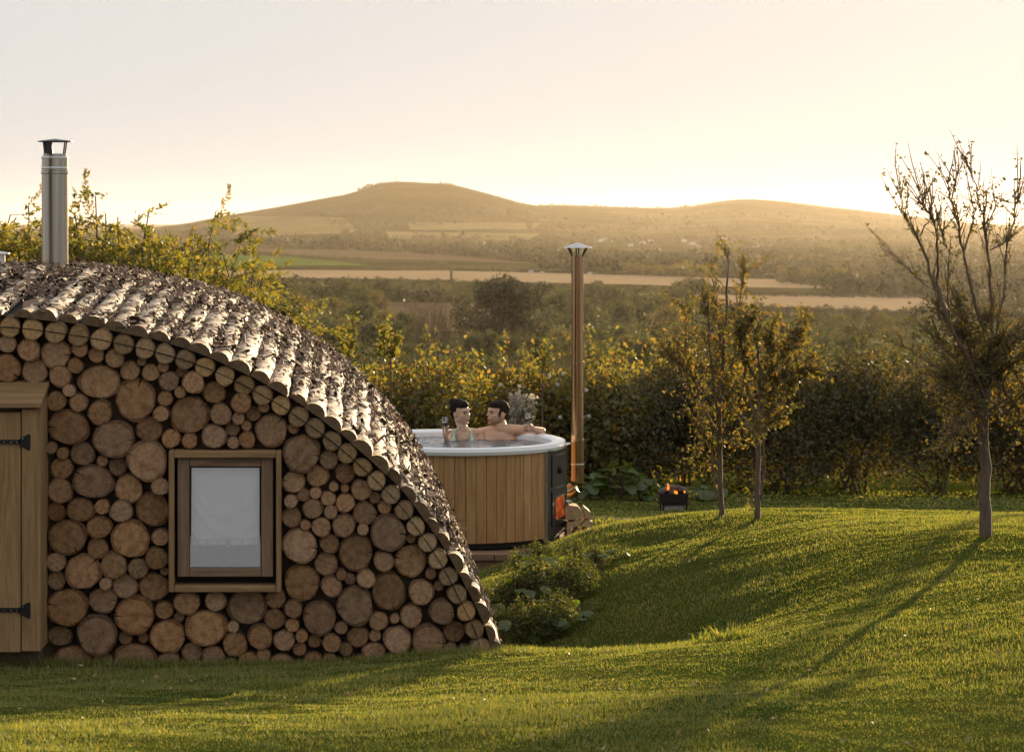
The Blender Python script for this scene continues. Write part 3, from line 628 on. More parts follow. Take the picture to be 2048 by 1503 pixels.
# hung curtain with swagged folds and a lower band coloured as the pane's reflection of the deck
nu, nv = 40, 50; V = []; cm = []
for j in range(nv + 1):
    for i in range(nu + 1):
        u, v_ = i / nu, j / nv; p = fac(378 + 146 * u, 928 + 208 * v_, .036)
        sw = 0
        for c_, (du, dv, dep) in enumerate([(.50, .10, .55), (.55, .32, .50), (.5, .58, .36)]):
            yc = dv + dep * .9 * (1 - ((u - du) / .55) ** 2) * .8; sw += .011 * math.exp(-((v_ - yc) / .045) ** 2)
        p.y += -sw + .004 * math.sin(u * 14 + v_ * 2) - .006 * math.exp(-((u - .9 - .12 * (v_ - .5)) / .04) ** 2); V.append(tuple(p))
Fq = [(j * (nu + 1) + i, j * (nu + 1) + i + 1, (j + 1) * (nu + 1) + i + 1, (j + 1) * (nu + 1) + i) for j in range(nv) for i in range(nu)]
cu = obj('curtain', npmesh('curtain', V, Fq, True, [1 if k // nu >= 39 else 0 for k in range(nu * nv)]), None, win); cu.data.materials.append(M['curtain']); cu.data.materials.append(M['reflection_band'])
cu.location = -(hut.location + win.location)
mb = MB()  # strips that draw the railing's reflection in the pane as solid pieces
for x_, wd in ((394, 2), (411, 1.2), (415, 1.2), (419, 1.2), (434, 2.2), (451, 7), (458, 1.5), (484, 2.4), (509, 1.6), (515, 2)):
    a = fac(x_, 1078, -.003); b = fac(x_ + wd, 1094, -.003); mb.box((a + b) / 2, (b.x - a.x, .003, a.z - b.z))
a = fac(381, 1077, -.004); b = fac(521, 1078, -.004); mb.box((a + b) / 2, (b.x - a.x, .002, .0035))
o = mb.build('railing_reflection', M['reflected_railing'], win); o.location = -(hut.location + win.location)
# flue of the cabin
fx = P(110, 557, 17.5); r0 = .094
fb = MB(); fb.lathe([(r0, -.25), (r0, .73), (r0 * 1.04, .735), (r0 * 1.04, .752), (r0 * .985, .757)], 32, fx)
flue = fb.build('flue_pipe', M['steel'], hut, True)
fb = MB(); fb.lathe([(r0 * .99, .755), (r0 * .99, .85), (r0 * .9, .852), (r0 * .9, .872), (r0 * .5, .874)], 32, fx); obj_ = fb.build('flue_collar', M['steel'], flue); obj_.location = (0, 0, 0)
fb = MB()
for z_ in (.765, .838): fb.lathe([(r0 * .99, z_), (r0 * 1.02, z_ + .004), (r0 * 1.02, z_ + .012), (r0 * .99, z_ + .016)], 32, fx)
fb.build('flue_band', M['capsteel'], flue)
fb = MB(); fb.lathe([(0.001, .978), (.122, .962), (.124, .957), (.11, .955), (.001, .953)], 32, fx); fb.build('rain_cap', M['dark_steel'], flue)
for ax, wd in ((2.6, .022), (4.3, .022), (.2, .006), (5.8, .006)):
    fb = MB(); a = Vector((math.cos(ax) * r0 * .75, math.sin(ax) * r0 * .75, .87)); fb.tube([fx + a, fx + a * 1.0 + Vector((math.cos(ax) * .012, math.sin(ax) * .012, .088))], wd, 6); fb.build('cap_strut', M['dark_steel'], flue)
# timber hatch box and vent on the roof at the left edge
hb = MB(); c = P(18, 553, 17.0); hb.box(c + Vector((0, .12, -.03)), (.36, .3, .10)); hx = hb.build('hatch_box', M['boardx'], hut, True)
hb = MB(); hb.box(c + Vector((0, .12, .03)), (.41, .36, .022), None, 0, .003); hb.build('hatch_lid', M['boardx'], hx)
hb = MB(); hb.lathe([(.001, .02), (.06, .008), (.062, 0), (.03, -.004), (.03, -.3)], 20, P(2, 508, 17.6)); hb.build('vent_cowl', M['plastic'], hut, True)
# ------------------------------------------------------------------ timber cupboard against the cabin wall
DC = 14.30
cup = empty('timber_cupboard', P(30, 1330, DC)); tag(cup, 'weathered plank cupboard with black strap hinges and sloping lid beside cabin wall', 'cupboard')
def cbox(name, x0, y0, x1, y1, D, th, mat, bev=.004, parent=cup):
    a = P(x0, y0, D); b = P(x1, y1, D); c_ = (a + b) / 2; c_.y += th / 2
    o = obj(name, MB().box((0, 0, 0), (abs(b.x - a.x), th, abs(a.z - b.z)), None, 0, bev).mesh(name), mat, parent); o.location = c_ - cup.location - (parent.location if parent is not cup else Vector()); return o
cbox('door_board', -62, 826, -2.5, 1303, DC + .012, .03, M['board']); cbox('door_board', -1.5, 824, 42, 1304, DC + .01, .03, M['board'])
cbox('corner_post', 43.6, 818, 81, 1302, DC, .045, M['board']); cbox('base_rail', -62, 1303.5, 79, 1335, DC + .09, .25, M['chink'])
a = P(81, 818, DC); b = P(81, 1302, DC); sp = obj('side_panel', MB().prism([(0, 0, 0), (0, .43, .075), (0, .43, b.z - a.z - .02), (0, .05, b.z - a.z), (0, 0, b.z - a.z + .012)], (-.028, 0, 0)).mesh('side_panel'), M['board'], cup); sp.location = a + Vector((.0, .046, 0)) - cup.location
a = P(-60, 815, DC - .04); b = P(83, 815, DC - .04); lid = MB(); Lx = b.x - a.x
lid.prism([(0, 0, 0), (0, .50, .105), (0, .50, .130), (0, 0, .026)], (Lx, 0, 0)); ld = lid.build('lid', M['boardx'], cup); ld.location = a - cup.location
for py in (884, 1220):
    hg = cbox('hinge', -40, py - 6 + 1, 40, py + 6 - 3, DC - .004, .005, M['iron'], 0)
    me = MB().prism([(0, 0, .014), (.05, 0, .045), (.068, 0, .045), (.068, 0, -.045), (.05, 0, -.045), (0, 0, -.014)], (0, .006, 0)).mesh('hinge_plate'); hp = obj('hinge_plate', me, M['iron'], hg); hp.location = P(37, py, DC - .004) - cup.location - hg.location
    for sx in (8, 22, 34, 46):
        s_ = obj('screw', MB().lathe([(.0045, 0), (.003, .003), (.0001, .0035)], 8).mesh('screw'), M['screw'], hg); s_.rotation_euler = (R(90), 0, 0); s_.location = P(sx, py - (0 if sx < 40 else 7), DC - .0045) - cup.location - hg.location
# ------------------------------------------------------------------ hot tub
T = Vector((1.409, 23.1, .42))
tub = empty('hot_tub', T); tag(tub, 'round timber clad hot tub with white rim and built in stove', 'hot tub')
sh = MB(); sh.lathe([(1.0, .795), (1.035, .80), (1.046, .83), (1.035, .858), (1.00, .868), (.945, .862), (.915, .845), (.905, .80), (.88, .2), (.82, .12), (.001, .10)], 96)
sh.build('shell', M['acrylic'], tub)
m, nt, out = newmat('rippled tub water'); v = coords(nt, 'Object', (1, 2.2, 1)); f = noise(nt, v, 6, 3, .5, .8)
principled(nt, out, (.10, .115, .13), .03, 0, bump(nt, f, .55, .05), .6); M['water'] = m
rr_ = np.linspace(0.0, .909, 40); an = np.linspace(0, 2 * math.pi, 96, endpoint=False); V = []
for r_ in rr_:
    for a in an:
        x, y = r_ * math.cos(a), r_ * math.sin(a)
        V.append((x, y, .803 + (.006 * math.sin(x * 17 + 3 * math.sin(y * 7)) * math.sin(y * 23 + x * 5) + .004 * math.sin(x * 31 + y * 37)) * min(1, (.909 - r_) * 8)))
Fq = [(i * 96 + k, i * 96 + (k + 1) % 96, (i + 1) * 96 + (k + 1) % 96, (i + 1) * 96 + k) for i in range(39) for k in range(96)]
obj('water', npmesh('water', V, Fq, True), M['water'], tub)
sw_ = 2 * math.pi * 1.0 / 66
st_me = MB().prism([(-sw_ / 2 + .0016, -.013, 0), (-sw_ / 2 + .006, -.017, 0), (0, -.019, 0), (sw_ / 2 - .006, -.017, 0), (sw_ / 2 - .0016, -.013, 0), (sw_ / 2 - .003, .012, 0), (-sw_ / 2 + .003, .012, 0)], (0, 0, .785)).mesh('stave'); st_me.materials.append(M['stave'])
PH0, PH1 = R(53), R(92)
for k in range(66):
    ph = PH0 - .0625 - 2 * math.pi * k / 66
    pc = (ph + math.pi) % (2 * math.pi) - math.pi
    if PH0 - .05 < pc < PH1 - .02: continue
    o = link(bpy.data.objects.new('stave', st_me)); o.parent = tub; o.location = (math.sin(ph) * .985, -math.cos(ph) * .985, .02); o.rotation_euler = (0, 0, ph)
inner = MB(); inner.lathe([(.962, .0), (.962, .8)], 64); inner.build('inner_drum', M['membrane'], tub)
hoop = MB(); hoop.lathe([(.93, -.03), (.985, -.03), (.985, .018), (.93, .018)], 64, closed=True); hoop.build('base_ring', M['membrane'], tub)
# stove built into the side
a = Vector((math.sin(PH0) * 1.005, -math.cos(PH0) * 1.005, 0)); b = Vector((math.sin(PH1) * 1.045, -math.cos(PH1) * 1.045, 0))
ux = (b - a).normalized(); nx_ = Vector((ux.y, -ux.x, 0)); Ls = (b - a).length
SM = Matrix((ux, nx_, Vector((0, 0, 1)))).transposed().to_4x4(); SM.translation = a      # u, outward, z
def sbox(name, u0, u1, z0, z1, n0, n1, mat, parent=None, bev=0, obj_parent=None):
    q = MB().box(((u0 + u1) / 2, (n0 + n1) / 2, (z0 + z1) / 2), (u1 - u0, n1 - n0, z1 - z0), None, 0, bev); q.v = [tuple(SM @ Vector(p)) for p in q.v]
    return q.build(name, mat, parent or tub)
stv = sbox('stove_panel', 0, Ls, .005, .80, -.25, .012, M['dark_steel'], None, .006)
sbox('stove_edge', -.016, -.002, .0, .79, -.02, .016, M['capsteel'], stv); sbox('stove_edge', Ls + .002, Ls + .010, .02, .80, -.06, .016, M['capsteel'], stv)
sbox('air_door', Ls * .22, Ls * .92, .46, .755, .014, .022, M['dark_steel'], stv, .003)
fd = sbox('fire_door', Ls * .22, Ls * .92, .10, .425, .014, .024, M['dark_steel'], stv, .003)
sbox('door_glass', Ls * .38, Ls * .80, .165, .36, .0245, .028, M['glow'], stv)
for z_ in (.361, .158): sbox('glass_trim', Ls * .36, Ls * .82, z_ - .005, z_ + .005, .025, .034, M['capsteel'], stv)
sbox('grip_slot', Ls * .36, Ls * .80, .437, .447, .014, .030, M['capsteel'], stv); sbox('grip_slot', Ls * .36, Ls * .80, .735, .742, .023, .030, M['capsteel'], stv)
kn = MB(); kn.lathe([(.001, .03), (.022, .028), (.030, .02), (.034, .01), (.034, 0)], 20); KM = SM @ Matrix.Translation((Ls * .56, .022, .60)) @ Matrix.Rotation(R(-90), 4, 'X'); kn.v = [tuple(KM @ Vector(p)) for p in kn.v]; kn.build('air_vent', M['iron'], stv)
kn = MB(); kn.tube([SM @ Vector((Ls * .93, .02, .285)), SM @ Vector((Ls * .95, .065, .285))], .013, 8); kn.tube([SM @ Vector((Ls * .95, .06, .30)), SM @ Vector((Ls * .95, .06, .265))], .014, 8); kn.build('door_latch', M['capsteel'], stv)
tr = sbox('drip_tray', -.02, Ls + .07, .803, .815, -.10, .05, M['capsteel'], stv, .002)
# stove flue
fp = MB(); B0 = Vector((1.177, .2, 0)); pts = [Vector((.93, .2, .35)), Vector((1.06, .2, .35)), Vector((1.10, .2, .353)), Vector((1.15, .2, .39)), Vector((1.174, .2, .44)), Vector((1.177, .2, .50))]
fp.tube(pts, [.06, .06, .062, .063, .062, .060], 20); elb = fp.build('flue_elbow', M['copper'], tub)
fp = MB(); fp.lathe([(.0585, .49), (.0585, .815), (.062, .818), (.062, .838), (.0575, .842), (.0575, 1.545), (.060, 1.548), (.060, 1.562), (.0565, 1.566), (.0565, 2.475), (.059, 2.478), (.059, 2.552), (.045, 2.553)], 28, B0); flu = fp.build('flue_pipe', M['copper'], tub)
fp = MB(); fp.lathe([(.0605, .60), (.0615, .604), (.0615, .612), (.0605, .616)], 28, B0); fp.build('flue_ring', M['capsteel'], flu)
fp = MB(); fp.tube([Vector((1.045, .2, .802)), Vector((1.13, .2, .802))], .006, 6); fp.build('flue_bracket', M['capsteel'], flu)
fp = MB(); fp.lathe([(.001, 2.672), (.05, 2.655), (.133, 2.628), (.134, 2.622), (.05, 2.645), (.001, 2.66)], 28, B0); fp.build('rain_cap', M['capsteel'], flu)
for k in range(6):
    a_ = k * math.pi / 3 + .3; fp = MB(); d = Vector((math.cos(a_), math.sin(a_), 0)); fp.tube([B0 + d * .052 + Vector((0, 0, 2.54)), B0 + d * .10 + Vector((0, 0, 2.634))], .008, 5); fp.build('cap_strut', M['iron'], flu)
# paved plinth under the tub
pl = empty('tub_plinth', T - Vector((0, 0, .40))); tag(pl, 'round brick paved plinth under the hot tub', 'plinth')
pw = MB(); pw.lathe([(1.235, -.15), (1.235, .30)], 72); pw.lathe([(1.235, .30), (.6, .30)], 72); pw.build('plinth_wall', M['paver'], pl)
npv = 40; pv = MB(); aw = 2 * math.pi / npv; e = .004
pv.prism([(r * math.sin(s * (aw / 2) - s * e / r), -r * math.cos(s * (aw / 2) - s * e / r), .302) for r, s in ((.86, -1), (1.265, -1), (1.265, 1), (.86, 1))], (0, 0, .05)); pvm = pv.mesh('paver'); pvm.materials.append(M['paver'])
for k in range(npv):
    o = link(bpy.data.objects.new('paver', pvm)); o.parent = pl; o.rotation_euler = (random.uniform(-.004, .004), random.uniform(-.004, .004), k * aw); o.location = (0, 0, random.uniform(-.002, .004))
# split firewood beside the stove
fwz = T.z - .048
FW = [((0.000, 0), (.055, 0.005), (.045, .085), (.012, .075)), ((.062, 0), (.125, .0), (.10, .10), (.075, .075)), ((.128, .0), (.205, .0), (.20, .075), (.15, .10), (.13, .06)),
      ((.006, .092), (.06, .10), (.066, .150), (.01, .15)), ((.120, .115), (.158, .108), (.205, .09), (.215, .15), (.165, .17)), ((.068, .108), (.112, .116), (.128, .165), (.07, .165)),
      ((.0, .163), (.045, .168), (.13, .180), (.145, .22), (.10, .275), (.03, .285), (-.005, .25)), ((.155, .182), (.208, .162), (.195, .23), (.15, .27), (.142, .25))]
FL = ['narrow split firewood log leaning by the stove at the bottom left of the stack', 'triangular split firewood log in the middle of the bottom row', 'broad split firewood log at the right foot of the stack', 'small split firewood log second from the bottom beside the stove', 'split firewood log on the right side, mid height of stack', 'wedge of firewood held in the middle of the stack', 'large half round firewood log on top of the stack', 'split firewood log at the upper right shoulder of the stack']
for q, lb in zip(FW, FL):
    cx_ = sum(a for a, _ in q) / len(q); b = MB(); ln = random.uniform(.22, .27)
    b.prism([((a - cx_) * 1.15, 0, z * 1.12) for a, z in q], (0, ln, 0)); o = b.build('firewood_log', M['split']); o.location = (2.432 + cx_ * 1.15, T.y - .22 + random.uniform(-.012, .012), fwz); o.rotation_euler = (0, 0, random.uniform(-.05, .05))
    tag(o, lb, 'firewood', 'firewood stacked beside the stove')
# ------------------------------------------------------------------ people in the tub
def skinmat(name, c1, c2):
    m, nt, out = newmat(name); f = noise(nt, coords(nt, 'Object'), 9, 3); f2 = noise(nt, coords(nt, 'Object'), 140, 2)
    p = principled(nt, out, ramp(nt, f, [(.3, c1), (.7, c2)]), .45, 0, bump(nt, f2, .08, .002), .4)
    p.inputs['Subsurface Weight'].default_value = .12; p.inputs['Subsurface Radius'].default_value = (.02, .008, .004); p.inputs['Subsurface Scale'].default_value = 1.0; return m
M['skin_w'] = skinmat('light tan skin', (.60, .385, .265), (.67, .44, .31)); M['skin_m'] = skinmat('fair skin', (.57, .35, .24), (.64, .40, .28))
M['hair_w'] = simple('very dark hair', (.008, .005, .004), (.022, .014, .010), 60, .65, 0, .6, (1, 1, .2), spec=.15); M['hair_m'] = simple('dark brown hair', (.012, .007, .005), (.032, .019, .012), 70, .65, 0, .6, spec=.15)
M['stub'] = simple('short stubble', (.30, .175, .115), (.38, .23, .15), 150, .7); M['lip'] = simple('lips', (.36, .11, .095), None, 5, .35); M['teeth'] = simple('teeth', (.75, .72, .67), None, 5, .3)
M['eye'] = simple('dark eyes', (.015, .010, .008), None, 5, .1); M['bikini'] = simple('patterned swimwear', (.70, .72, .68), (.10, .42, .28), 55, .7)
def cap(L, p0, r0, p1, r1): L.append(('c', Vector(p0), r0, Vector(p1), r1))
def ell(L, M4, c, r): L.append(('e', M4, Vector(c), Vector(r)))
def remesh(name, L, vox, mat, parent, it=4):
    bm = bmesh.new()
    def sph(mat4, sub=2): bmesh.ops.create_icosphere(bm, subdivisions=sub, radius=1, matrix=mat4)
    for q in L:
        if q[0] == 'c':
            _, p0, r0, p1, r1 = q; n = max(2, int((p1 - p0).length / (.3 * min(r0, r1))) + 1)
            for k in range(n):
                t = k / (n - 1); r = r0 + (r1 - r0) * t; sph(Matrix.Translation(p0.lerp(p1, t)) @ Matrix.Diagonal((r, r, r, 1)), 2 if r < .03 else 3)
        else:
            _, M4, c, r = q; sph(M4 @ Matrix.Translation(c) @ Matrix.Diagonal((*r, 1)), 3)
    me = bpy.data.meshes.new(name); bm.to_mesh(me); bm.free()
    tmp = link(bpy.data.objects.new('tmp', me))
    md = tmp.modifiers.new('r', 'REMESH'); md.mode = 'VOXEL'; md.voxel_size = vox
    ms = tmp.modifiers.new('s', 'SMOOTH'); ms.factor = .5; ms.iterations = it
    dg = bpy.context.evaluated_depsgraph_get(); res = bpy.data.meshes.new_from_object(tmp.evaluated_get(dg))
    bpy.data.objects.remove(tmp); bpy.data.meshes.remove(me); res.name = name
    res.polygons.foreach_set('use_smooth', [True] * len(res.polygons))
    res.materials.clear(); res.materials.append(mat)
    o = link(bpy.data.objects.new(name, res))
    if parent is not None: o.parent = parent; o.matrix_parent_inverse = Matrix.Translation(parent.location).inverted()
    return o
def frame(c, f, tilt=0, nod=0):
    f = Vector(f).normalized(); u = Vector((0, 0, 1)); r = u.cross(f).normalized()
    m_ = Matrix((r, f, u)).transposed().to_4x4()           # local x = subject's left... y = forward, z = up
    m_ = m_ @ Matrix.Rotation(tilt, 4, 'Y') @ Matrix.Rotation(nod, 4, 'X'); m_.translation = c; return m_
def head(L, H, sc_=1.0, man=False):
    e = lambda c, r: ell(L, H, [q * sc_ for q in c], [q * sc_ for q in r])
    e((0, -.012, .030), (.073, .092, .088)); e((0, .022, -.020), (.060, .072, .085)); e((0, .030, -.060), (.050 if man else .045, .058, .050))
    e((0, .072, -.098), (.022 if man else .017, .020, .017)); e((.030, .062, -.018), (.026, .022, .024)); e((-.030, .062, -.018), (.026, .022, .024))
    e((0, .080, .030), (.050, .016, .022)); e((0, .094, .010), (.0085, .014, .026)); e((0, .104, -.016), (.013, .016, .011)); e((0, .084, -.052), (.022, .015, .012))
    for s in (-1, 1): e((s * .072, -.012, -.012), (.010, .022, .032)); e((s * .045, -.005, -.060), (.018, .045, .030))
def hand(L, wrist, d, n, sc_=1.0, curl=1.0):
    """palm with four curled fingers and a thumb; d = along the palm, n = the side that grips"""
    d = Vector(d).normalized(); n = Vector(n).normalized(); s = d.cross(n).normalized(); w_ = Vector(wrist)
    pc = w_ + d * .045 * sc_
    for k in (-1.5, -.5, .5, 1.5): cap(L, w_ + s * k * .010 * sc_, .014 * sc_, w_ + d * .085 * sc_ + s * k * .019 * sc_, .0125 * sc_)
    for k, ln in ((-1.5, .062), (-.5, .074), (.5, .080), (1.5, .070)):
        q0 = w_ + d * .085 * sc_ + s * k * .020 * sc_; q1 = q0 + (d * .85 + n * .5 * curl).normalized() * ln * .45 * sc_; q2 = q1 + (d * .15 + n).normalized() * ln * .33 * sc_; q3 = q2 + (n * .6 - d * .8 * curl).normalized() * ln * .28 * sc_
        cap(L, q0, .0095 * sc_, q1, .0088 * sc_); cap(L, q1, .0088 * sc_, q2, .008 * sc_); cap(L, q2, .008 * sc_, q3, .007 * sc_)
    t0 = w_ + d * .02 * sc_ + s * .026 * sc_; t1 = t0 + (d * .6 + s * .5 + n * .7).normalized() * .040 * sc_; t2 = t1 + (d * .6 - s * .15 + n * .8).normalized() * .030 * sc_
    cap(L, t0, .014 * sc_, t1, .0105 * sc_); cap(L, t1, .0105 * sc_, t2, .0085 * sc_)
def face_bits(H, parent, sc_, man):
    def tr(b): b.v = [tuple(H @ (Vector(p) * sc_)) for p in b.v]; return b
    for s in (-1, 1):
        L = []; ell(L, H, (s * .030 * sc_, .079 * sc_, .004 * sc_), (.0135 * sc_, .011 * sc_, .0062 * sc_)); remesh('eye', L, .0022, M['eye'], parent, 1)
        b = MB(); b.tube([(s * .014, .097, .022), (s * .030, .094, .028), (s * .047, .080, .022)], [.0035, .0042, .0025], 6); o = tr(b).build('eyebrow', M['hair_m' if man else 'hair_w'], parent); o.matrix_parent_inverse = Matrix.Translation(parent.location).inverted()
    if not man:
        L = []; ell(L, H, (0, .0965 * sc_, -.0505 * sc_), (.019 * sc_, .006 * sc_, .0042 * sc_)); remesh('teeth', L, .002, M['teeth'], parent, 1)
        L = []; ell(L, H, (0, .0955 * sc_, -.0575 * sc_), (.021 * sc_, .007 * sc_, .005 * sc_)); ell(L, H, (0, .096 * sc_, -.044 * sc_), (.021 * sc_, .006 * sc_, .0035 * sc_)); remesh('lips', L, .002, M['lip'], parent, 1)
    else:
        L = []; ell(L, H, (0, .097 * sc_, -.053 * sc_), (.020 * sc_, .006 * sc_, .006 * sc_)); remesh('lips', L, .002, M['lip'], parent, 1)
WZ = T.z + .803                                            # water level
def strands(name, hair, mat, parent, n, L_, out_=.35):
    me = hair.data; nv = len(me.vertices); co = np.empty(nv * 3); no = np.empty(nv * 3); me.vertices.foreach_get('co', co); me.vertices.foreach_get('normal', no)
    k = rng.integers(0, nv, n); c = co.reshape(-1, 3)[k]; q = no.reshape(-1, 3)[k]; tdir = np.cross(q, np.array([1., .2, .1])) + rng.normal(0, .35, (n, 3)); d = tdir / np.linalg.norm(tdir, axis=1, keepdims=True) * np.sign(rng.random((n, 1)) - .3) + q * out_
    V, Fc = leaf_quads(c - q * .001, L_ * rng.uniform(.4, 1.2, n), .0009, d); o = obj(name, npmesh(name, V, Fc), mat, parent); o.matrix_parent_inverse = Matrix.Translation(parent.location).inverted(); tag(o, kind='stuff')
# woman
DW = 23.72; Wh = P(922, 824, DW); Hw = frame(Wh, (.66, -.75, -.02), R(-7), R(-4))
wom = empty('person', P(928, 905, DW)); tag(wom, 'smiling person with dark hair in a bun and patterned bikini, holding wine at left', 'person')
L = []; head(L, Hw, .97); nb_ = P(926, 858, DW + .02); cap(L, Hw @ Vector((0, -.022, -.07)), .047, nb_, .050)
shl, shr = P(901, 868, DW - .02), P(960, 866, DW + .03)
cap(L, nb_ + Vector((0, .01, -.03)), .052, shl, .042); cap(L, nb_ + Vector((0, .01, -.03)), .052, shr, .042)
ch = (shl + shr) / 2 + Vector((0, .01, -.10)); I4 = Matrix.Identity(4)
ell(L, I4, ch + Vector((0, 0, .01)), (.135, .085, .12)); ell(L, I4, ch + Vector((0, .01, -.16)), (.115, .08, .16)); ell(L, I4, ch + Vector((0, .0, -.32)), (.15, .11, .12))
ell(L, I4, ch + Vector((-.06, -.075, -.045)), (.052, .048, .05)); ell(L, I4, ch + Vector((.06, -.07, -.045)), (.052, .048, .05))
for s in (-1, 1): cap(L, ch + Vector((s * .08, -.02, -.36)), .08, ch + Vector((s * .10, -.40, -.34)), .055); cap(L, ch + Vector((s * .10, -.40, -.34)), .052, ch + Vector((s * .10, -.46, -.60)), .035)
elb_ = P(897, 893, DW - .16); wr = P(891, 871, DW - .27); cap(L, shl, .038, elb_, .033); cap(L, elb_, .032, wr, .021)
hand(L, wr, (-.02, -.12, 1), (.25, -.95, .1), .82, 1.1)
el2 = P(966, 905, DW - .05); cap(L, shr, .038, el2, .032); cap(L, el2, .031, P(950, 912, DW - .25), .02)
remesh('body', L, .0055, M['skin_w'], wom); face_bits(Hw, wom, .97, False)
L = []; e = lambda c, r: ell(L, Hw, c, r)
e((0, -.035, .045), (.079, .083, .083)); e((0, .004, .074), (.070, .078, .044)); e((0, -.075, -.01), (.055, .04, .06))
e((0, -.105, .085), (.036, .034, .036)); e((.062, -.02, .02), (.014, .03, .045)); e((-.062, -.02, .02), (.014, .03, .045))
strands('hair_strands', remesh('hair', L, .004, M['hair_w'], wom, 5), M['hair_w'], wom, 2600, .024, .25)
b = MB()
for s, px0 in ((-1, 913), (1, 938)):
    b.tube([nb_ + Vector((s * .030, -.042, .030)), P(px0 - s * -2 + s * 3, 864, DW - .062), P(px0 + s * 5, 872, DW - .088), P(px0 + s * 6, 884, DW - .13)], [.007, .008, .012, .03], 8)
    L2 = []; b.lathe([(.001, 0), (.001, .001)], 4, P(px0, 900, DW))
for s in (-1, 1):
    q = ch + Vector((s * .06, -.085, -.045)); b.lathe([(.001, .052), (.035, .040), (.052, .0), (.040, -.035), (.001, -.052)], 14, q)
bk = b.build('bikini_top', M['bikini'], wom); bk.matrix_parent_inverse = Matrix.Translation(wom.location).inverted()
# man
DM = 23.74; Mh = P(995, 826, DM); Hm = frame(Mh, (-.90, -.44, .0), R(5), R(2))
man = empty('person', P(1000, 905, DM)); tag(man, 'bare chested person with short dark hair and stubble, arm resting on tub rim', 'person')
L = []; head(L, Hm, 1.0, True); nb_ = P(1001, 856, DM + .01); cap(L, Hm @ Vector((0, -.025, -.075)), .058, nb_, .064)
shl, shr = P(960, 866, DM + .06), P(1035, 860, DM + .0)
cap(L, nb_ + Vector((0, .01, -.025)), .066, shl, .052); cap(L, nb_ + Vector((0, .01, -.02)), .066, shr, .052)
ch = (shl + shr) / 2 + Vector((0, .0, -.11)); ell(L, I4, ch + Vector((0, 0, .02)), (.185, .105, .14)); ell(L, I4, ch + Vector((0, .01, -.17)), (.155, .10, .17)); ell(L, I4, ch + Vector((0, 0, -.33)), (.16, .12, .12))
ell(L, I4, ch + Vector((-.075, -.07, .01)), (.085, .045, .06)); ell(L, I4, ch + Vector((.075, -.07, .01)), (.085, .045, .06))
for s in (-1, 1): cap(L, ch + Vector((s * .09, -.02, -.36)), .085, ch + Vector((s * .12, -.42, -.32)), .06); cap(L, ch + Vector((s * .12, -.42, -.32)), .058, ch + Vector((s * .12, -.48, -.58)), .04)
cap(L, shl, .050, P(938, 872, DM + .16), .040); cap(L, P(938, 872, DM + .16), .040, P(905, 880, DM + .13), .03)       # arm behind the woman
elb_ = P(1083, 862, DM - .06); cap(L, shr, .052, P(1058, 861, DM - .01), .048); cap(L, P(1058, 861, DM - .01), .048, elb_, .040)
wr = P(1067, 857, DM - .19); cap(L, elb_, .039, wr, .025); hand(L, wr, (-1, -.25, .12), (0, -1, .1), .9, 1.0)
remesh('body', L, .0058, M['skin_m'], man); face_bits(Hm, man, 1.0, True)
L = []; e = lambda c, r: ell(L, Hm, c, r)
e((0, -.028, .050), (.079, .090, .078)); e((0, .010, .080), (.071, .080, .043)); e((0, -.080, -.005), (.060, .030, .055)); e((.02, .040, .098), (.042, .036, .020))
for s in (-1, 1): e((s * .066, .012, .010), (.010, .014, .034))
strands('hair_strands', remesh('hair', L, .004, M['hair_m'], man, 5), M['hair_m'], man, 2600, .016, .6)
L = []; e = lambda c, r: ell(L, Hm, c, r)
e((0, .033, -.064), (.0515, .058, .049)); e((0, .073, -.098), (.023, .021, .018)); 
for s in (-1, 1): e((s * .047, -.002, -.058), (.018, .044, .032)); e((s * .058, .008, -.025), (.010, .014, .022))
remesh('beard', L, .005, M['stub'], man, 2)
def wine_glass(name, base, label, fill=.6):
    g = empty(name, base); tag(g, label, 'wine glass', 'glasses of red wine')
    b = MB(); b.lathe([(.010, .075), (.022, .082), (.034, .100), (.037, .118), (.034, .145), (.030, .168), (.0293, .168), (.033, .145), (.0355, .118), (.033, .102), (.021, .085), (.001, .079)], 24); b.build('bowl', M['wineglass'], g)
    b = MB(); b.lathe([(.001, .081), (.020, .0855), (.0325, .102), (.0350, .118), (.001, .1185)], 24); b.build('wine', M['wine'], g)
    b = MB(); b.lathe([(.010, .0745), (.0045, .068), (.0035, .03), (.005, .008), (.001, .006)], 12); b.build('stem', M['wineglass'], g)
    b = MB(); b.lathe([(.001, .006), (.012, .005), (.033, .0015), (.033, 0), (.001, 0)], 24); b.build('foot', M['wineglass'], g); return g
wine_glass('wine_glass', P(889.5, 868.5, DW - .335), 'glass of red wine raised by the person with the bun')
wine_glass('wine_glass', P(1056, 860.5, DM - .255), 'glass of red wine held above the rim by the bare chested person')
# ------------------------------------------------------------------ fire pit
fpz = on_ground(1347, 30.0); pit = empty('fire_pit', fpz); tag(pit, 'small rusty fire pit with burning logs on the far lawn', 'fire pit')
b = MB()
for (x0, x1, y0, y1) in ((-.155, .155, -.12, -.105), (-.155, .155, .105, .12), (-.155, -.14, -.104, .104), (.14, .155, -.104, .104)): b.box(((x0 + x1) / 2, (y0 + y1) / 2, .18), (x1 - x0, y1 - y0, .11))
b.box((0, 0, .128), (.278, .206, .008)); b.build('tray', M['iron'], pit)
b = MB(); b.box((0, 0, .115), (.36, .28, .014)); b.build('shelf', M['iron'], pit)
for x in (-.14, .14):
    for y in (-.11, .11): b = MB(); b.box((x, y, .05), (.02, .02, .115)); b.build('leg', M['iron'], pit)
b = MB(); b.box((-.01, 0, .045), (.25, .20, .09), None, 0, .006); b.build('block', M['concrete'], pit)
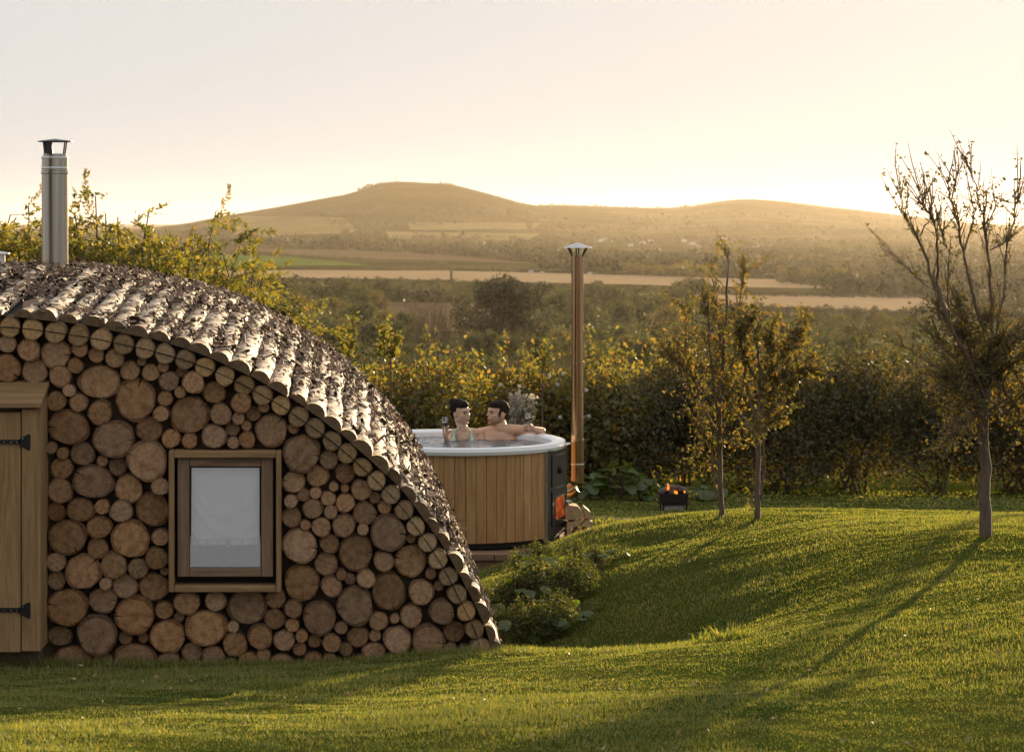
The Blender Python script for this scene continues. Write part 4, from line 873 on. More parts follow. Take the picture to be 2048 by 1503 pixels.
for k, (x, z, rz_, ry, ln) in enumerate([(-.10, .27, .4, -.35, .20), (.02, .29, -.3, .15, .24), (.11, .26, .2, .5, .17), (.0, .24, 1.2, .1, .2)]):
    b = MB(); Mx = Matrix.Translation((x, 0, z)) @ Matrix.Rotation(rz_, 4, 'Z') @ Matrix.Rotation(ry, 4, 'Y')
    b.prism([(-ln / 2, .04 * math.cos(a_), .035 * math.sin(a_)) for a_ in (.3, 1.3, 2.6, 3.6, 4.6, 5.6)], (ln, 0, 0), Mx); b.build('burning_log', M['charlog'], pit)
def flame(x, y, z, h, w_, ph):
    b = MB(); n = 9; pts = [Vector((x + w_ * .5 * math.sin(ph + t * 4) * t, y, z + h * t)) for t in np.linspace(0, 1, n)]
    b.tube(pts, [max(.003, w_ * math.sin(math.pi * (.18 + .80 * t)) * (1 - .5 * t)) for t in np.linspace(0, 1, n)], 8); b.build('flame', M['flame'], pit)
for q in [(-.075, -.06, .27, .085, .020, 0), (.005, -.13, .235, .040, .030, 1), (.12, -.09, .24, .035, .014, 2), (.085, .02, .38, .04, .009, 3)]: flame(*q)
# stones along the lawn edge by the tub
for k in range(26):
    px = 1172 + k * 6.0 + random.uniform(-2, 2); D = 25.9 + random.uniform(-.2, .3); p = on_ground(px, D); r = random.uniform(.012, .026)
    bm = bmesh.new(); bmesh.ops.create_icosphere(bm, subdivisions=1, radius=1)
    for v_ in bm.verts: v_.co = Vector((v_.co.x * r * 1.4, v_.co.y * r, v_.co.z * r * .7)) * random.uniform(.8, 1.2)
    me = bpy.data.meshes.new('edging_stone'); bm.to_mesh(me); bm.free(); o = obj('edging_stone', me, M['concrete']); o.location = p + Vector((0, 0, .03)); tag(o, ('small pale stone, %s from the left in the row along the lawn edge' % 'first second third fourth fifth sixth seventh eighth ninth tenth eleventh twelfth thirteenth fourteenth fifteenth sixteenth seventeenth eighteenth nineteenth twentieth twenty-first twenty-second twenty-third twenty-fourth twenty-fifth twenty-sixth'.split()[k]), 'stone', 'pale stones edging the lawn')
# ------------------------------------------------------------------ shrubs
hm = [shrub_mesh('hedge_shrub', 2.3, 1.7, 2.05, 12000, .056, 20, 60, .50, .18) for _ in range(3)]
for me in hm: me.materials.append(M['hedge_leaf']); me.materials.append(M['twig'])
for i, (px, D, s, lab) in enumerate([(1250, 33.4, .90, 'dense dark hedge shrub behind the fire pit, nearest the steel flue'), (1400, 33.8, .94, 'dense dark hedge shrub behind the left sapling'), (1560, 33.6, .92, 'dense dark hedge shrub behind and right of the two saplings'), (1715, 33.6, .95, 'tall dark hedge shrub midway between saplings and right tree'), (1870, 33.5, .93, 'dark hedge shrub just left of the right tree trunk'), (2020, 33.6, .94, 'dark hedge shrub behind the right tree trunk'), (2190, 33.4, 1.05, 'dark hedge shrub at the right edge beyond the tree')]):
    place_shrub(hm[i % 3], 'hedge_shrub', on_ground(px, D), i * 1.7, (s, s, s * (.94, 1.05, .98, 1.06, .92, 1.0, 1.04)[i]), [], lab, 'shrub', 'dark hedge along the far lawn')
bm_ = [shrub_mesh('bramble_shrub', 2.2, 1.6, 1.9, 8500, .066, 15, 34, .55, .2) for _ in range(3)]
for me in bm_: me.materials.append(M['bramble_leaf']); me.materials.append(M['twig'])
for i, (px, D, s, lab) in enumerate([(560, 33, .92, 'yellowing bramble bush mostly hidden behind the cabin roof'), (720, 33.2, 1.0, 'yellowing bramble bush with tall shoots just above the cabin roof slope'), (860, 33.0, .98, 'yellowing bramble bush above the left half of the hot tub'), (985, 33.3, .98, 'orange tinged bramble bush behind the two bathers'), (1090, 33.0, .95, 'bramble bush with pale flowers left of the steel flue'), (1185, 33.2, .97, 'bramble bush with upright shoots behind the steel flue'), (1290, 34.3, 1.02, 'bramble bush rising above the hedge right of the flue')]):
    place_shrub(bm_[i % 3], 'bramble_shrub', on_ground(px, D), i * 2.1 + .4, s, [], lab, 'bush', 'yellowing bramble bushes behind the tub')
# tall leafy shoots over the roof slope
def shoot(px, py0, py1, D, lean, lab):
    a = P(px, py0, D); b_ = P(px + lean, py1, D); g_ = on_ground(px, D); pts = [g_, a.lerp(b_, .0), a.lerp(b_, .5) + Vector((.02, 0, 0)), b_]
    tw = MB(); tw.tube(pts, [.012, .009, .006, .002], 5); root = empty('leafy_shoot', g_); tag(root, lab, 'shoot', 'leafy shoots above the brambles')
    tw.build('stem', M['twig'], root, True); n = 150; t = rng.random(n); q = np.array([a.lerp(b_, float(z)) for z in t]) + rng.normal(0, .035, (n, 3)); s_ = rng.uniform(.04, .075, n)
    V, Fc = leaf_quads(q, s_, s_ * .4, rnd_unit(n) + np.array([0, 0, .4]), curl=.1); obj('foliage', npmesh('foliage', V, Fc), M['willow_leaf'], root, True)
shoot(682, 715, 657, 32, 2, 'short leafy shoot at the left edge of the roof slope'); shoot(700, 715, 630, 32, 8, 'tallest leafy shoot rising above the roof slope'); shoot(760, 715, 645, 32.1, 10, 'leafy shoot right of the tallest one above the roof'); shoot(782, 715, 668, 32.1, 14, 'leaning leafy shoot right of the others above the brambles'); shoot(1085, 740, 690, 32, 4, 'leafy shoot just left of the steel flue')
# willow bushes behind the cabin
def feather_bush(name, w_, h, nbr, leaf):
    parts = []; tw = MB()
    for k in range(nbr):
        a = rng.uniform(0, 6.28); ln = h * rng.uniform(.6, 1.05); sp = rng.uniform(.05, 1) ** .7 * w_ / 2
        p0 = Vector((rng.normal(0, .12), rng.normal(0, .12), 0)); top = Vector((math.cos(a) * sp, math.sin(a) * sp * .8, ln * (1 - .25 * (sp / (w_ / 2)) ** 2)))
        tip = top + Vector((math.cos(a) * .25, math.sin(a) * .2, rng.uniform(-.25, .12))); pts = [p0, p0.lerp(top, .5) + Vector((0, 0, .15 * ln)), top, tip]
        tw.tube(pts, [.02, .012, .006, .002], 4)
        for _ in range(20):
            t = rng.uniform(.18, 1) ** .8; q = pts[0].lerp(pts[1], t * 2) if t < .5 else pts[1].lerp(pts[2], t * 2 - 1); q = q + Vector(rng.normal(0, .07, 3))
            d = Vector((math.cos(a) + rng.normal(0, .7), math.sin(a) + rng.normal(0, .7), rng.normal(.35, .45))).normalized(); lt = rng.uniform(.18, .5)
            n = int(34 * lt / .3); u = rng.random(n); pp = np.array([q + d * (lt * float(z)) - Vector((0, 0, .14 * lt * float(z) ** 2)) for z in u]) + rng.normal(0, .012, (n, 3))
            s_ = leaf * rng.uniform(.6, 1.3, n); parts.append(leaf_quads(pp, s_, s_ * .22, rnd_unit(n) * .8 + np.array(d), curl=.1))
    V, Fc = cat(*parts); b0 = len(V); quads = [f for f in tw.f if len(f) == 4]; nq = len(Fc)
    V = np.concatenate([V, np.array(tw.v)]); Fc = np.concatenate([Fc, np.array(quads) + b0]); me = npmesh(name, V, Fc, False, [0] * nq + [1] * len(quads))
    me.materials.append(M['willow_leaf']); me.materials.append(M['twig']); return me
wm = [feather_bush('willow_bush', 2.6, 3.0, 70, .050) for _ in range(2)]
for i, (px, D, s, lab) in enumerate([(-120, 27.5, 1.18, 'feathery yellow green willow bush at the far left edge'), (60, 28.0, 1.20, 'feathery yellow green willow bush behind the cabin flue'), (225, 27.2, 1.16, 'feathery yellow green willow bush right of the cabin flue'), (350, 27.4, 1.16, 'feathery yellow green willow bush with the tallest sprays behind the roof'), (455, 26.8, .94, 'lower feathery willow bush drooping at the right end of the row')]):
    place_shrub(wm[i % 2], 'willow_bush', on_ground(px, D), i * 2.3, s, [], lab, 'bush', 'willow bushes behind the cabin')
# ------------------------------------------------------------------ young trees drawn from limbs
def limb_tree(name, base, D, limbs, leafn, leaf, label, mats, twigs=9, twl=.28, upper=(0, 0), dz=.35):
    root = empty(name, base); tag(root, label, 'tree', 'young trees on the lawn'); tw = MB(); parts = []
    for li, (pl_, r0, r1, dens) in enumerate(limbs):
        off = 0 if li == 0 else rng.normal(0, dz * .5)
        pts = [P(px, py, D) + Vector((0, off * min(1, i * .5), 0)) for i, (px, py) in enumerate(pl_)]
        if li == 0: pts[0] = Vector(base) - Vector((0, 0, .06))
        nn = 8 if li == 0 else 6; fine = []
        for i in range(len(pts) - 1):
            for k in range(4): fine.append(pts[i].lerp(pts[i + 1], k / 4) + Vector(rng.normal(0, .006, 3)) * (1 if i + k else 0))
        fine.append(pts[-1]); N_ = len(fine)
        tb = tw if li else MB(); tb.tube(fine, [r0 + (r1 - r0) * (k / (N_ - 1)) for k in range(N_)], nn)
        if li == 0: tb.build('trunk', M['trunk'], root, True)
        if dens <= 0: continue
        for _ in range(int(twigs * dens)):
            t = rng.random() ** .7; k = min(int(t * (N_ - 1)), N_ - 2); q = fine[k].lerp(fine[k + 1], t * (N_ - 1) - k)
            ax = (fine[k + 1] - fine[k]).normalized(); d = (ax * .9 + Vector(rng.normal(0, .42 if upper[0] <= li < upper[1] else .65, 3)) + Vector((0, 0, .45))).normalized(); lt = twl * rng.uniform(.35, 1.2) * (1.35 if upper[0] <= li < upper[1] else 1)
            e_ = q + d * lt; tw.tube([q, q.lerp(e_, .5) + Vector(rng.normal(0, .01, 3)), e_], [.0035, .0028, .001], 4)
            n = max(1, int(leafn * (.42 if upper[0] <= li < upper[1] else 1) * rng.uniform(.4, 1.5) * lt / twl)); u = rng.random(n); pp = np.array([q.lerp(e_, float(z)) for z in u]) + rng.normal(0, .012, (n, 3))
            s_ = leaf * rng.uniform(.55, 1.3, n); parts.append(leaf_quads(pp, s_, s_ * .30, rnd_unit(n) + np.array([0, 0, -.2]), curl=.12))
    tw.build('branches', M['twig'], root, True)
    V, Fc = cat(*parts); obj('crown', npmesh('crown', V, Fc), mats, root, True); return root
T1 = [([(1441, 1031), (1441, 920), (1438, 860), (1445, 760), (1452, 640), (1455, 520), (1456, 498)], .024, .004, 1.2),
      ([(1432, 1000), (1428, 900), (1405, 820), (1370, 730), (1345, 690)], .012, .003, 3.2), ([(1438, 870), (1400, 800), (1375, 700), (1370, 610)], .012, .003, 3.4), ([(1440, 850), (1420, 750), (1405, 640), (1400, 585)], .012, .003, 3.4),
      ([(1442, 800), (1470, 700), (1480, 600), (1490, 520)], .010, .003, 3.0), ([(1448, 720), (1435, 620), (1430, 540)], .008, .003, 2.6), ([(1438, 880), (1470, 820), (1490, 760)], .009, .003, 2.4), ([(1436, 900), (1395, 860), (1370, 830)], .008, .003, 2.0), ([(1438, 910), (1420, 885), (1405, 890)], .007, .003, 1.4), ([(1440, 890), (1465, 880), (1475, 895)], .007, .003, 1.2), ([(1440, 820), (1390, 760), (1330, 700)], .009, .003, 3.0), ([(1445, 780), (1440, 700), (1460, 640)], .009, .003, 3.0)]
limb_tree('fruit_tree', on_ground(1441, 20.6), 20.6, T1, 17, .034, 'taller slender sapling with sparse golden leaves left of its neighbour', M['tree_leaf'], 11, .26)
T2 = [([(1516, 1036), (1515, 920), (1517, 820), (1520, 740), (1510, 660), (1500, 620)], .026, .005, 1.5), ([(1523, 1000), (1528, 870), (1550, 780), (1590, 690), (1605, 650)], .012, .003, 3.8), ([(1516, 850), (1490, 760), (1490, 680), (1495, 640)], .012, .003, 3.6),
      ([(1518, 830), (1560, 760), (1600, 740), (1635, 742)], .010, .003, 3.4), ([(1518, 800), (1545, 720), (1545, 660)], .010, .003, 3.8), ([(1516, 860), (1470, 820), (1455, 780)], .009, .003, 2.6), ([(1518, 840), (1570, 800), (1600, 760)], .009, .003, 3.0), ([(1516, 880), (1500, 850), (1480, 850)], .007, .003, 1.6), ([(1520, 780), (1560, 700), (1585, 665)], .009, .003, 3.4), ([(1518, 870), (1545, 840), (1560, 835)], .007, .003, 1.6), ([(1512, 760), (1480, 700), (1475, 660)], .009, .003, 3.0)]
limb_tree('fruit_tree', on_ground(1516, 20.2), 20.2, T2, 13, .043, 'shorter sapling with denser green crown and leaning right branches', M['tree_leaf'], 13, .22)
T3 = [([(1972, 1068), (1970, 960), (1968, 860), (1975, 760), (1985, 680)], .042, .022, 1.2),
      ([(1972, 800), (1925, 720), (1880, 640), (1845, 560), (1820, 490), (1800, 440), (1785, 400), (1779, 340)], .015, .002, 2.2), ([(1880, 640), (1860, 540), (1842, 470), (1830, 420), (1815, 380), (1803, 325)], .009, .002, 2.0), ([(1845, 560), (1815, 545), (1790, 530), (1765, 506)], .006, .002, .8),
      ([(1985, 700), (1950, 600), (1930, 500), (1915, 420), (1908, 370), (1922, 280)], .011, .002, 2.4), ([(1985, 690), (1980, 560), (1970, 460), (1960, 400), (1952, 340), (1940, 290)], .010, .002, 2.6), ([(1960, 450), (1990, 410), (2015, 372)], .006, .002, .8),
      ([(1985, 700), (2020, 590), (2035, 500), (2050, 430), (2060, 340)], .010, .002, 2.4), ([(1980, 720), (2060, 640), (2110, 540), (2140, 440)], .010, .002, 2.4), ([(1915, 420), (1890, 360), (1880, 325)], .005, .002, .6), ([(1930, 500), (1945, 430), (1938, 380)], .006, .002, 1.0), ([(1840, 470), (1858, 420), (1838, 380), (1838, 330)], .005, .002, .8), ([(1980, 500), (2010, 490), (2048, 460)], .006, .002, .8),
      ([(1900, 660), (1890, 600), (1885, 500), (1862, 420)], .007, .002, 1.6), ([(1970, 790), (1910, 760), (1850, 720), (1800, 690)], .010, .003, 1.6), ([(1970, 830), (1930, 800), (1900, 770)], .009, .003, 2.6)]
T3 = [(([(x, y + max(0, 480 - y) * .26) for x, y in p_] if 0 < i_ < 14 else p_), r0_, r1_, d_) for i_, (p_, r0_, r1_, d_) in enumerate(T3)]
for _ in range(21):
    a0 = (rng.uniform(1935, 2020), rng.uniform(690, 840)); e0 = (rng.uniform(1860, 2150), rng.uniform(600, 890)); mid_ = ((a0[0] + e0[0]) / 2 + rng.uniform(-15, 15), (a0[1] + e0[1]) / 2 - rng.uniform(0, 35)); T3.append(([a0, mid_, e0], .009, .003, 3.6))
limb_tree('fruit_tree', on_ground(1972, 16.0), 16.0, T3, 15, .027, 'gnarled fruit tree with bare upright branches at the right edge', M['tree_leaf'], 12, .20, (1, 14), .35)
# ------------------------------------------------------------------ pale plume plant, bank plants, foot-of-hedge plants
pm = MB(); pp = on_ground(1032, 30.6); root = empty('plume_plant', pp); tag(root, 'pale fluffy seed head plant behind the bare chested person', 'plant')
parts = []
for k in range(15):
    a = Vector((rng.normal(0, .048), rng.normal(0, .05), 0)); tip = Vector((a.x * 1.7, a.y * 1.6, rng.uniform(.98, 1.30))) ; pm.tube([a * .3, tip * .6 + a * .2, tip], [.006, .004, .002], 4)
    n = 70; q = np.array(tip) + rng.normal(0, 1, (n, 3)) * np.array([.030, .030, .060]); s_ = rng.uniform(.03, .06, n); parts.append(leaf_quads(q, s_, s_ * .4))
o = pm.build('stems', M['twig'], root); V, Fc = cat(*parts); obj('seed_heads', npmesh('seed_heads', V, Fc), M['plume'], root)
def broad_leaf(L_, W_, lobes, curl):
    """rounded lobed leaf lying in XY, base at origin, along +Y"""
    n = 18; vs = [(0, 0, 0)]
    for k in range(n + 1):
        a = -2.5 + 5.0 * k / n; rr = (.62 + .12 * abs(math.cos(a * lobes / 2))) * (1 - .12 * abs(a) / 2.5); x, y = math.sin(a) * rr * W_, .28 * L_ + math.cos(a) * rr * L_ * .62
        vs.append((x, y, -curl * (x * x + (y - .3 * L_) ** 2) / max(L_, .01) + .12 * L_ * (.5 - abs(math.sin(a * lobes)) * .3)))
    return vs, [(0, k, k + 1) for k in range(1, n + 1)]
def leafy_plant(name, base, n, hgt, spread, ls, label, catg, group, mat='bigleaf', fl=False):
    root = empty(name, base, rng.uniform(0, 6)); tag(root, label, catg, group); st = MB(); r_ = rng
    for k in range(n):
        a = r_.uniform(0, 6.28); q = r_.uniform(.2, 1) * spread; h_ = hgt * r_.uniform(.5, 1.05) * (1 - .35 * q / spread); e_ = Vector((math.cos(a) * q, math.sin(a) * q, h_))
        st.tube([Vector((0, 0, 0)), e_ * .5 + Vector((0, 0, .1 * h_)), e_], [.005, .004, .003], 4)
        vs, fs = broad_leaf(ls * r_.uniform(.7, 1.3), ls * r_.uniform(.55, .8), 3, .7); Mx = Matrix.Translation(e_) @ Matrix.Rotation(a - math.pi / 2 + r_.normal(0, .3), 4, 'Z') @ Matrix.Rotation(r_.uniform(-.9, .5), 4, 'X')
        o = MB().add([Mx @ Vector(v_) for v_ in vs], fs, 0, True).build('leaf', M[mat], root)
    st.build('stems', M['twig'], root); return root
for i, (px, D, n, h_, sp, ls, lab) in enumerate([(1075, 19.6, 12, .24, .20, .12, 'broad leaved mallow plant on the bank in front of the stove'), (1132, 18.9, 16, .34, .24, .13, 'bright lobed leaf plant at the middle of the bank'), (1192, 19.2, 12, .22, .18, .10, 'small bright leaf plant at the right of the bank'), (1040, 18.3, 16, .46, .28, .12, 'shaded broad leaf plant beside the cabin corner'), (1090, 17.6, 16, .34, .30, .12, 'shaded low broad leaf plant at the bottom of the bank'), (1010, 17.2, 10, .34, .2, .11, 'shaded leaf plant tucked against the roof edge'), (1165, 17.8, 9, .22, .20, .10, 'small shaded leaf plant at the lower right of the bank'), (1235, 19.5, 7, .14, .14, .08, 'tiny leafy weed on the bank nearest the open lawn')]):
    leafy_plant('bank_plant', on_ground(px, D), n, h_, sp, ls, lab, 'plant', 'leafy plants on the bank')
for i, (px, D, n, h_, lab) in enumerate([(1175, 31.6, 14, .42, 'big leaved plant at the hedge foot just behind the flue elbow'), (1205, 31.8, 14, .40, 'big leaved plant left of the pointed tall one at the hedge foot'), (1243, 31.7, 20, .62, 'tall pointed big leaved plant at the hedge foot'), (1278, 31.8, 14, .40, 'big leaved plant right of the tall pointed one at the hedge foot'), (1310, 31.8, 9, .26, 'low big leaved plant immediately left of the fire pit'), (1395, 31.9, 10, .24, 'low leafy plant immediately right of the fire pit'), (1430, 31.9, 8, .2, 'low leafy plant at the hedge foot beside the left sapling')]):
    leafy_plant('hedge_foot_plant', on_ground(px, D), n, h_, .22, .20, lab, 'plant', 'big leaved plants at the hedge foot')
tm = [shrub_mesh('bank_shrub', .75, .6, .62, 2600, .030, 12, 26, .17, .2) for _ in range(2)]
M['bank_leaf'] = leafmat('fine green bank leaves', [(0, (.03, .045, .010)), (.5, (.065, .085, .016)), (.85, (.11, .115, .022)), (1, (.20, .16, .06))], .5)
for me in tm: me.materials.append(M['bank_leaf']); me.materials.append(M['twig'])
for i, (px, D, s, lab) in enumerate([(1090, 20.2, .36, 'low fine leaved shrub in front of the stove at the plinth edge'), (1035, 20.0, .38, 'low fine leaved shrub against the plinth left of the stove'), (1135, 19.7, .40, 'low fine leaved shrub right of centre near the pavers'), (1012, 18.4, .60, 'shaded fine leaved shrub beside the roof edge'), (1078, 18.5, .72, 'fine leaved shrub in the middle of the bank'), (1145, 18.5, .58, 'fine leaved shrub at the right of the bank'), (1190, 19.3, .34, 'smallest fine leaved shrub next to the open lawn'), (1110, 17.5, .55, 'shaded fine leaved shrub low in the hollow'), (1045, 17.3, .58, 'shaded fine leaved shrub at the foot of the roof edge')]):
    place_shrub(tm[i % 2], 'bank_shrub', on_ground(px, D), i * 1.9, s, [], lab, 'shrub', 'fine leaved shrubs on the bank')
V, Fc = leaf_quads(np.concatenate([rng.normal(0, .006, (60, 3)) + np.array(P(rng.uniform(1000, 1190), rng.uniform(745, 850), 32.0)) for _ in range(14)]), .022, .011)
fo = obj('bramble_flowers', npmesh('bramble_flowers', V, Fc), M['petal']); tag(fo, 'scattered white blossoms on the brambles behind the bathers', 'flowers', kind='stuff')
for X_, D_, hgt_, lab in [(13.4, 36.0, 8.6, 'tall thin crowned ash tree beyond the hedge, outside the right edge'), (17.2, 38.5, 9.0, 'second tall thin crowned ash tree beyond the hedge, further right')]:
    root = empty('ash_tree', (X_, D_, gz(X_, D_) - .05)); tag(root, lab, 'tree', 'ash trees beyond the hedge'); b = MB()
    b.tube([(0, 0, 0), (.05, 0, 2.4), (-.05, 0, 4.8), (0, 0, hgt_ - .4)], [.14, .11, .07, .015], 8)
    for k in range(12): a_ = k * 2.4; z0 = 4.0 + .3 * k; b.tube([(0, 0, z0), (math.cos(a_) * .7, math.sin(a_) * .7, z0 + .7), (math.cos(a_) * 1.3, math.sin(a_) * 1.3, z0 + 1.1)], [.04, .025, .008], 5)
    b.build('trunk', M['trunk'], root); bl = [(math.cos(k * 2.4) * rng.uniform(.3, 1.4), math.sin(k * 2.4) * rng.uniform(.3, 1.4), rng.uniform(5.5, hgt_ - .4), .55, .55, .45) for k in range(16)]
    q, _ = blob_points(2600, bl, .7); z_ = rng.uniform(.06, .12, len(q)); V, Fc = leaf_quads(q, z_, z_ * .35); obj('crown', npmesh('crown', V, Fc), M['tree_leaf'], root)
# ------------------------------------------------------------------ valley: scrub, trees, woods, village
fm = []
for k in range(4):
    me = shrub_mesh('scrub_bush', 9, 8, 6.5, 2600, .42, 16, 8, .8, .35); me.materials.append(M['far_leaf'] if k < 3 else M['far_gold']); me.materials.append(M['twig']); fm.append(me)
def scrub(px, py, hpx, i, label, group, wide=1.0):
    p = hit(px, py, 40); s = hpx * p.y / F / 6.3
    place_shrub(fm[i % 4], 'scrub_bush', p - Vector((0, 0, .3 * s)), i * 1.3, (s * wide, s * wide, s), [], label, 'bush', group)
k_ = 0
ORD = 'first second third fourth fifth sixth seventh eighth ninth tenth eleventh twelfth thirteenth fourteenth fifteenth sixteenth seventeenth eighteenth nineteenth twentieth twenty-first twenty-second twenty-third twenty-fourth twenty-fifth twenty-sixth'.split()
for band, (x0, x1, y0, y1, h0, h1, n, lab) in enumerate([(500, 1320, 582, 590, 16, 26, 24, 'low rounded bush edging the pale valley field'), (520, 780, 600, 640, 34, 52, 13, 'rounded olive bush on the slope above the cabin roof'), (540, 820, 650, 700, 44, 64, 13, 'rounded bush low on the slope past the roof edge'), (1080, 1380, 610, 660, 40, 62, 16, 'dark rounded bush right of the flue on the valley slope'), (930, 1130, 690, 730, 36, 60, 10, 'shaded bush behind the brambles between big tree and flue'), (1180, 1420, 690, 730, 40, 60, 10, 'shaded bush beyond the hedge between flue and saplings'), (1480, 1900, 650, 680, 20, 34, 20, 'hazy bush in the row below the right hand field'), (1560, 1950, 690, 730, 30, 46, 10, 'shaded bush behind the dark hedge right of the saplings')]):
    for j in range(n):
        px = x0 + (x1 - x0) * (j + rng.uniform(.1, .9)) / n; scrub(px, rng.uniform(y0, y1), rng.uniform(h0, h1), k_, ORD[j] + ' from the left: ' + lab, 'bushes on the valley slope, row %s' % 'abcdefgh'[band], rng.uniform(.8, 1.2)); k_ += 1
for q, (X_, Y_, s_, lab) in enumerate([(-14.5, 2.5, 1.0, 'large dark bush left of the lawn, nearest the cabin, outside the picture'), (-12.5, -7.5, 1.1, 'large dark bush left of the lawn, furthest back, outside the picture')]):
    place_shrub(fm[q], 'garden_bush', (X_, Y_, gz(X_, Y_) - .1), q * 2.0, s_, [], lab, 'bush', 'bushes left of the lawn')
# the big round tree
p = hit(1008, 702, 40); s = 158 * p.y / F
bt = empty('field_tree', p); tag(bt, 'large round crowned tree standing alone in the valley left of the flue', 'tree'); b = MB()
b.tube([(0, 0, -.3), (0, 0, .25 * s), (.02 * s, 0, .55 * s)], [.035 * s, .026 * s, .012 * s], 8)
for a_ in range(8): b.tube([(0, 0, .2 * s), (math.cos(a_ * .8) * .18 * s, math.sin(a_ * .8) * .15 * s, .5 * s), (math.cos(a_ * .8) * .32 * s, math.sin(a_ * .8) * .3 * s, .72 * s)], [.018 * s, .010 * s, .003 * s], 5)
b.build('trunk', M['twig'], bt)
bl = [(rng.normal(0, .27) * s, rng.normal(0, .2) * s, rng.uniform(.26, .84) * s, .13 * s, .13 * s, .10 * s) for _ in range(44)]; bl += [(0, 0, .88 * s, .18 * s, .17 * s, .10 * s), (.25 * s, 0, .5 * s, .17 * s, .16 * s, .14 * s), (-.24 * s, 0, .62 * s, .16 * s, .16 * s, .13 * s), (.1 * s, 0, .74 * s, .24 * s, .2 * s, .16 * s), (-.1 * s, 0, .7 * s, .22 * s, .2 * s, .16 * s)]
q, _ = blob_points(16000, bl, .6); q = q[q[:, 2] > .14 * s]; z_ = s * .026 * rng.uniform(.6, 1.4, len(q)); V, Fc = leaf_quads(q, z_, z_ * .45, curl=.1); obj('crown', npmesh('crown', V, Fc), M['wood_leaf'], bt)
# thin bare shrubs in front of the far ploughed field
for px, py, h_, lab in [(838, 692, 92, 'bare twiggy shrub, leftmost of three in the valley'), (866, 694, 104, 'bare twiggy shrub, middle of three in the valley'), (893, 694, 84, 'bare twiggy shrub beside the large round tree'), (930, 700, 80, 'bare twiggy shrub under the left side of the large tree')]:
    p = hit(px, py, 40); s = h_ * p.y / F; b = MB(); root = empty('bare_shrub', p); tag(root, lab, 'shrub', 'bare shrubs in the valley'); pts_ = []
    for k in range(26):
        a = rng.uniform(0, 6.28); e_ = Vector((math.cos(a) * .42 * s * rng.random() ** .6, math.sin(a) * .3 * s * rng.random(), s * rng.uniform(.45, 1))); m1 = e_ * .5 + Vector((rng.normal(0, .03) * s, 0, .05 * s)); b.tube([(0, 0, -.2), m1, e_], [.007 * s, .004 * s, .0018 * s], 4)
        for _ in range(5): q0 = m1.lerp(e_, rng.random()); b.tube([q0, q0 + Vector((rng.normal(0, .07), rng.normal(0, .06), rng.uniform(.05, .16))) * s], [.004 * s, .0015 * s], 3)
        pts_ += [np.array(m1.lerp(e_, rng.random())) for _ in range(5)]
    b.build('stems', M['twig'], root); q = np.array(pts_) + rng.normal(0, .02 * s, (len(pts_), 3)); z_ = s * .02; V, Fc = leaf_quads(q, z_, z_ * .4); obj('foliage', npmesh('foliage', V, Fc), M['far_gold'], root)
# woodland belts and hedgerows far off: masses
def woods(name, label, spec, mat='wood_leaf', card=.16, n=110, jit=.8):
    parts = []
    for (path, h0, h1, step) in spec:
        px = np.array([a for a, _ in path], float); py = np.array([b_ for _, b_ in path], float)
        L_ = np.arange(px[0], px[-1], step)
        for x in L_:
            x = x + rng.normal(0, step * .4); p = hit(x, float(np.interp(x, px, py)) + rng.normal(0, jit), 45); s = rng.uniform(h0, h1) * p.y / F
            bl = [(rng.normal(0, .22) * s, rng.normal(0, .2) * s, rng.uniform(.25, .7) * s, .32 * s, .32 * s, .28 * s) for _ in range(5)]
            q, _ = blob_points(n, bl, .5); q[:, 2] = np.maximum(q[:, 2], .0); z_ = s * card * rng.uniform(.6, 1.4, n); parts.append(leaf_quads(q + np.array(p), z_, z_ * .5))
    V, Fc = cat(*parts); o = obj(name, npmesh(name, V, Fc), M[mat]); tag(o, label, 'woodland', kind='stuff')
woods('woodland_belt', 'dark belt of woodland across the valley below the hill', [([(420, 496), (560, 495), (620, 499), (760, 502), (900, 512), (1100, 526), (1300, 536), (1480, 548), (1700, 556)], 20, 32, 5), ([(880, 505), (1100, 517), (1300, 524), (1500, 530)], 18, 30, 6), ([(1080, 541), (1200, 546), (1420, 550), (1520, 560)], 26, 40, 6)])
woods('field_hedgerow', 'thin dark hedgerows between the valley fields', [([(430, 538), (640, 540), (900, 541), (1240, 548)], 4, 8, 5), ([(470, 560), (700, 566), (900, 570), (1240, 584)], 8, 16, 7), ([(1240, 586), (1500, 592), (1860, 597)], 7, 13, 5), ([(1250, 606), (1500, 620), (1900, 634)], 10, 18, 6), ([(1560, 566), (1690, 578), (1880, 592)], 14, 34, 7), ([(1660, 586), (1760, 590), (2100, 594)], 30, 50, 9), ([(1720, 566), (2100, 572)], 26, 44, 9), ([(1760, 548), (2100, 552)], 20, 36, 8), ([(1860, 606), (2100, 612)], 20, 34, 9), ([(1840, 640), (2100, 646)], 22, 38, 9), ([(420, 508), (640, 514), (900, 528)], 3, 6, 5), ([(1440, 630), (1600, 640), (1900, 655)], 14, 26, 8), ([(440, 575), (640, 600), (900, 604)], 22, 40, 12)])
woods('yellowing_trees', 'pale yellowing trees in the hazy valley right of the flue', [([(1250, 549), (1330, 552), (1420, 556)], 20, 32, 7), ([(1500, 548), (1620, 556), (1700, 556)], 14, 26, 8), ([(1380, 510), (1600, 520), (1800, 522)], 8, 14, 8)], 'far_gold')
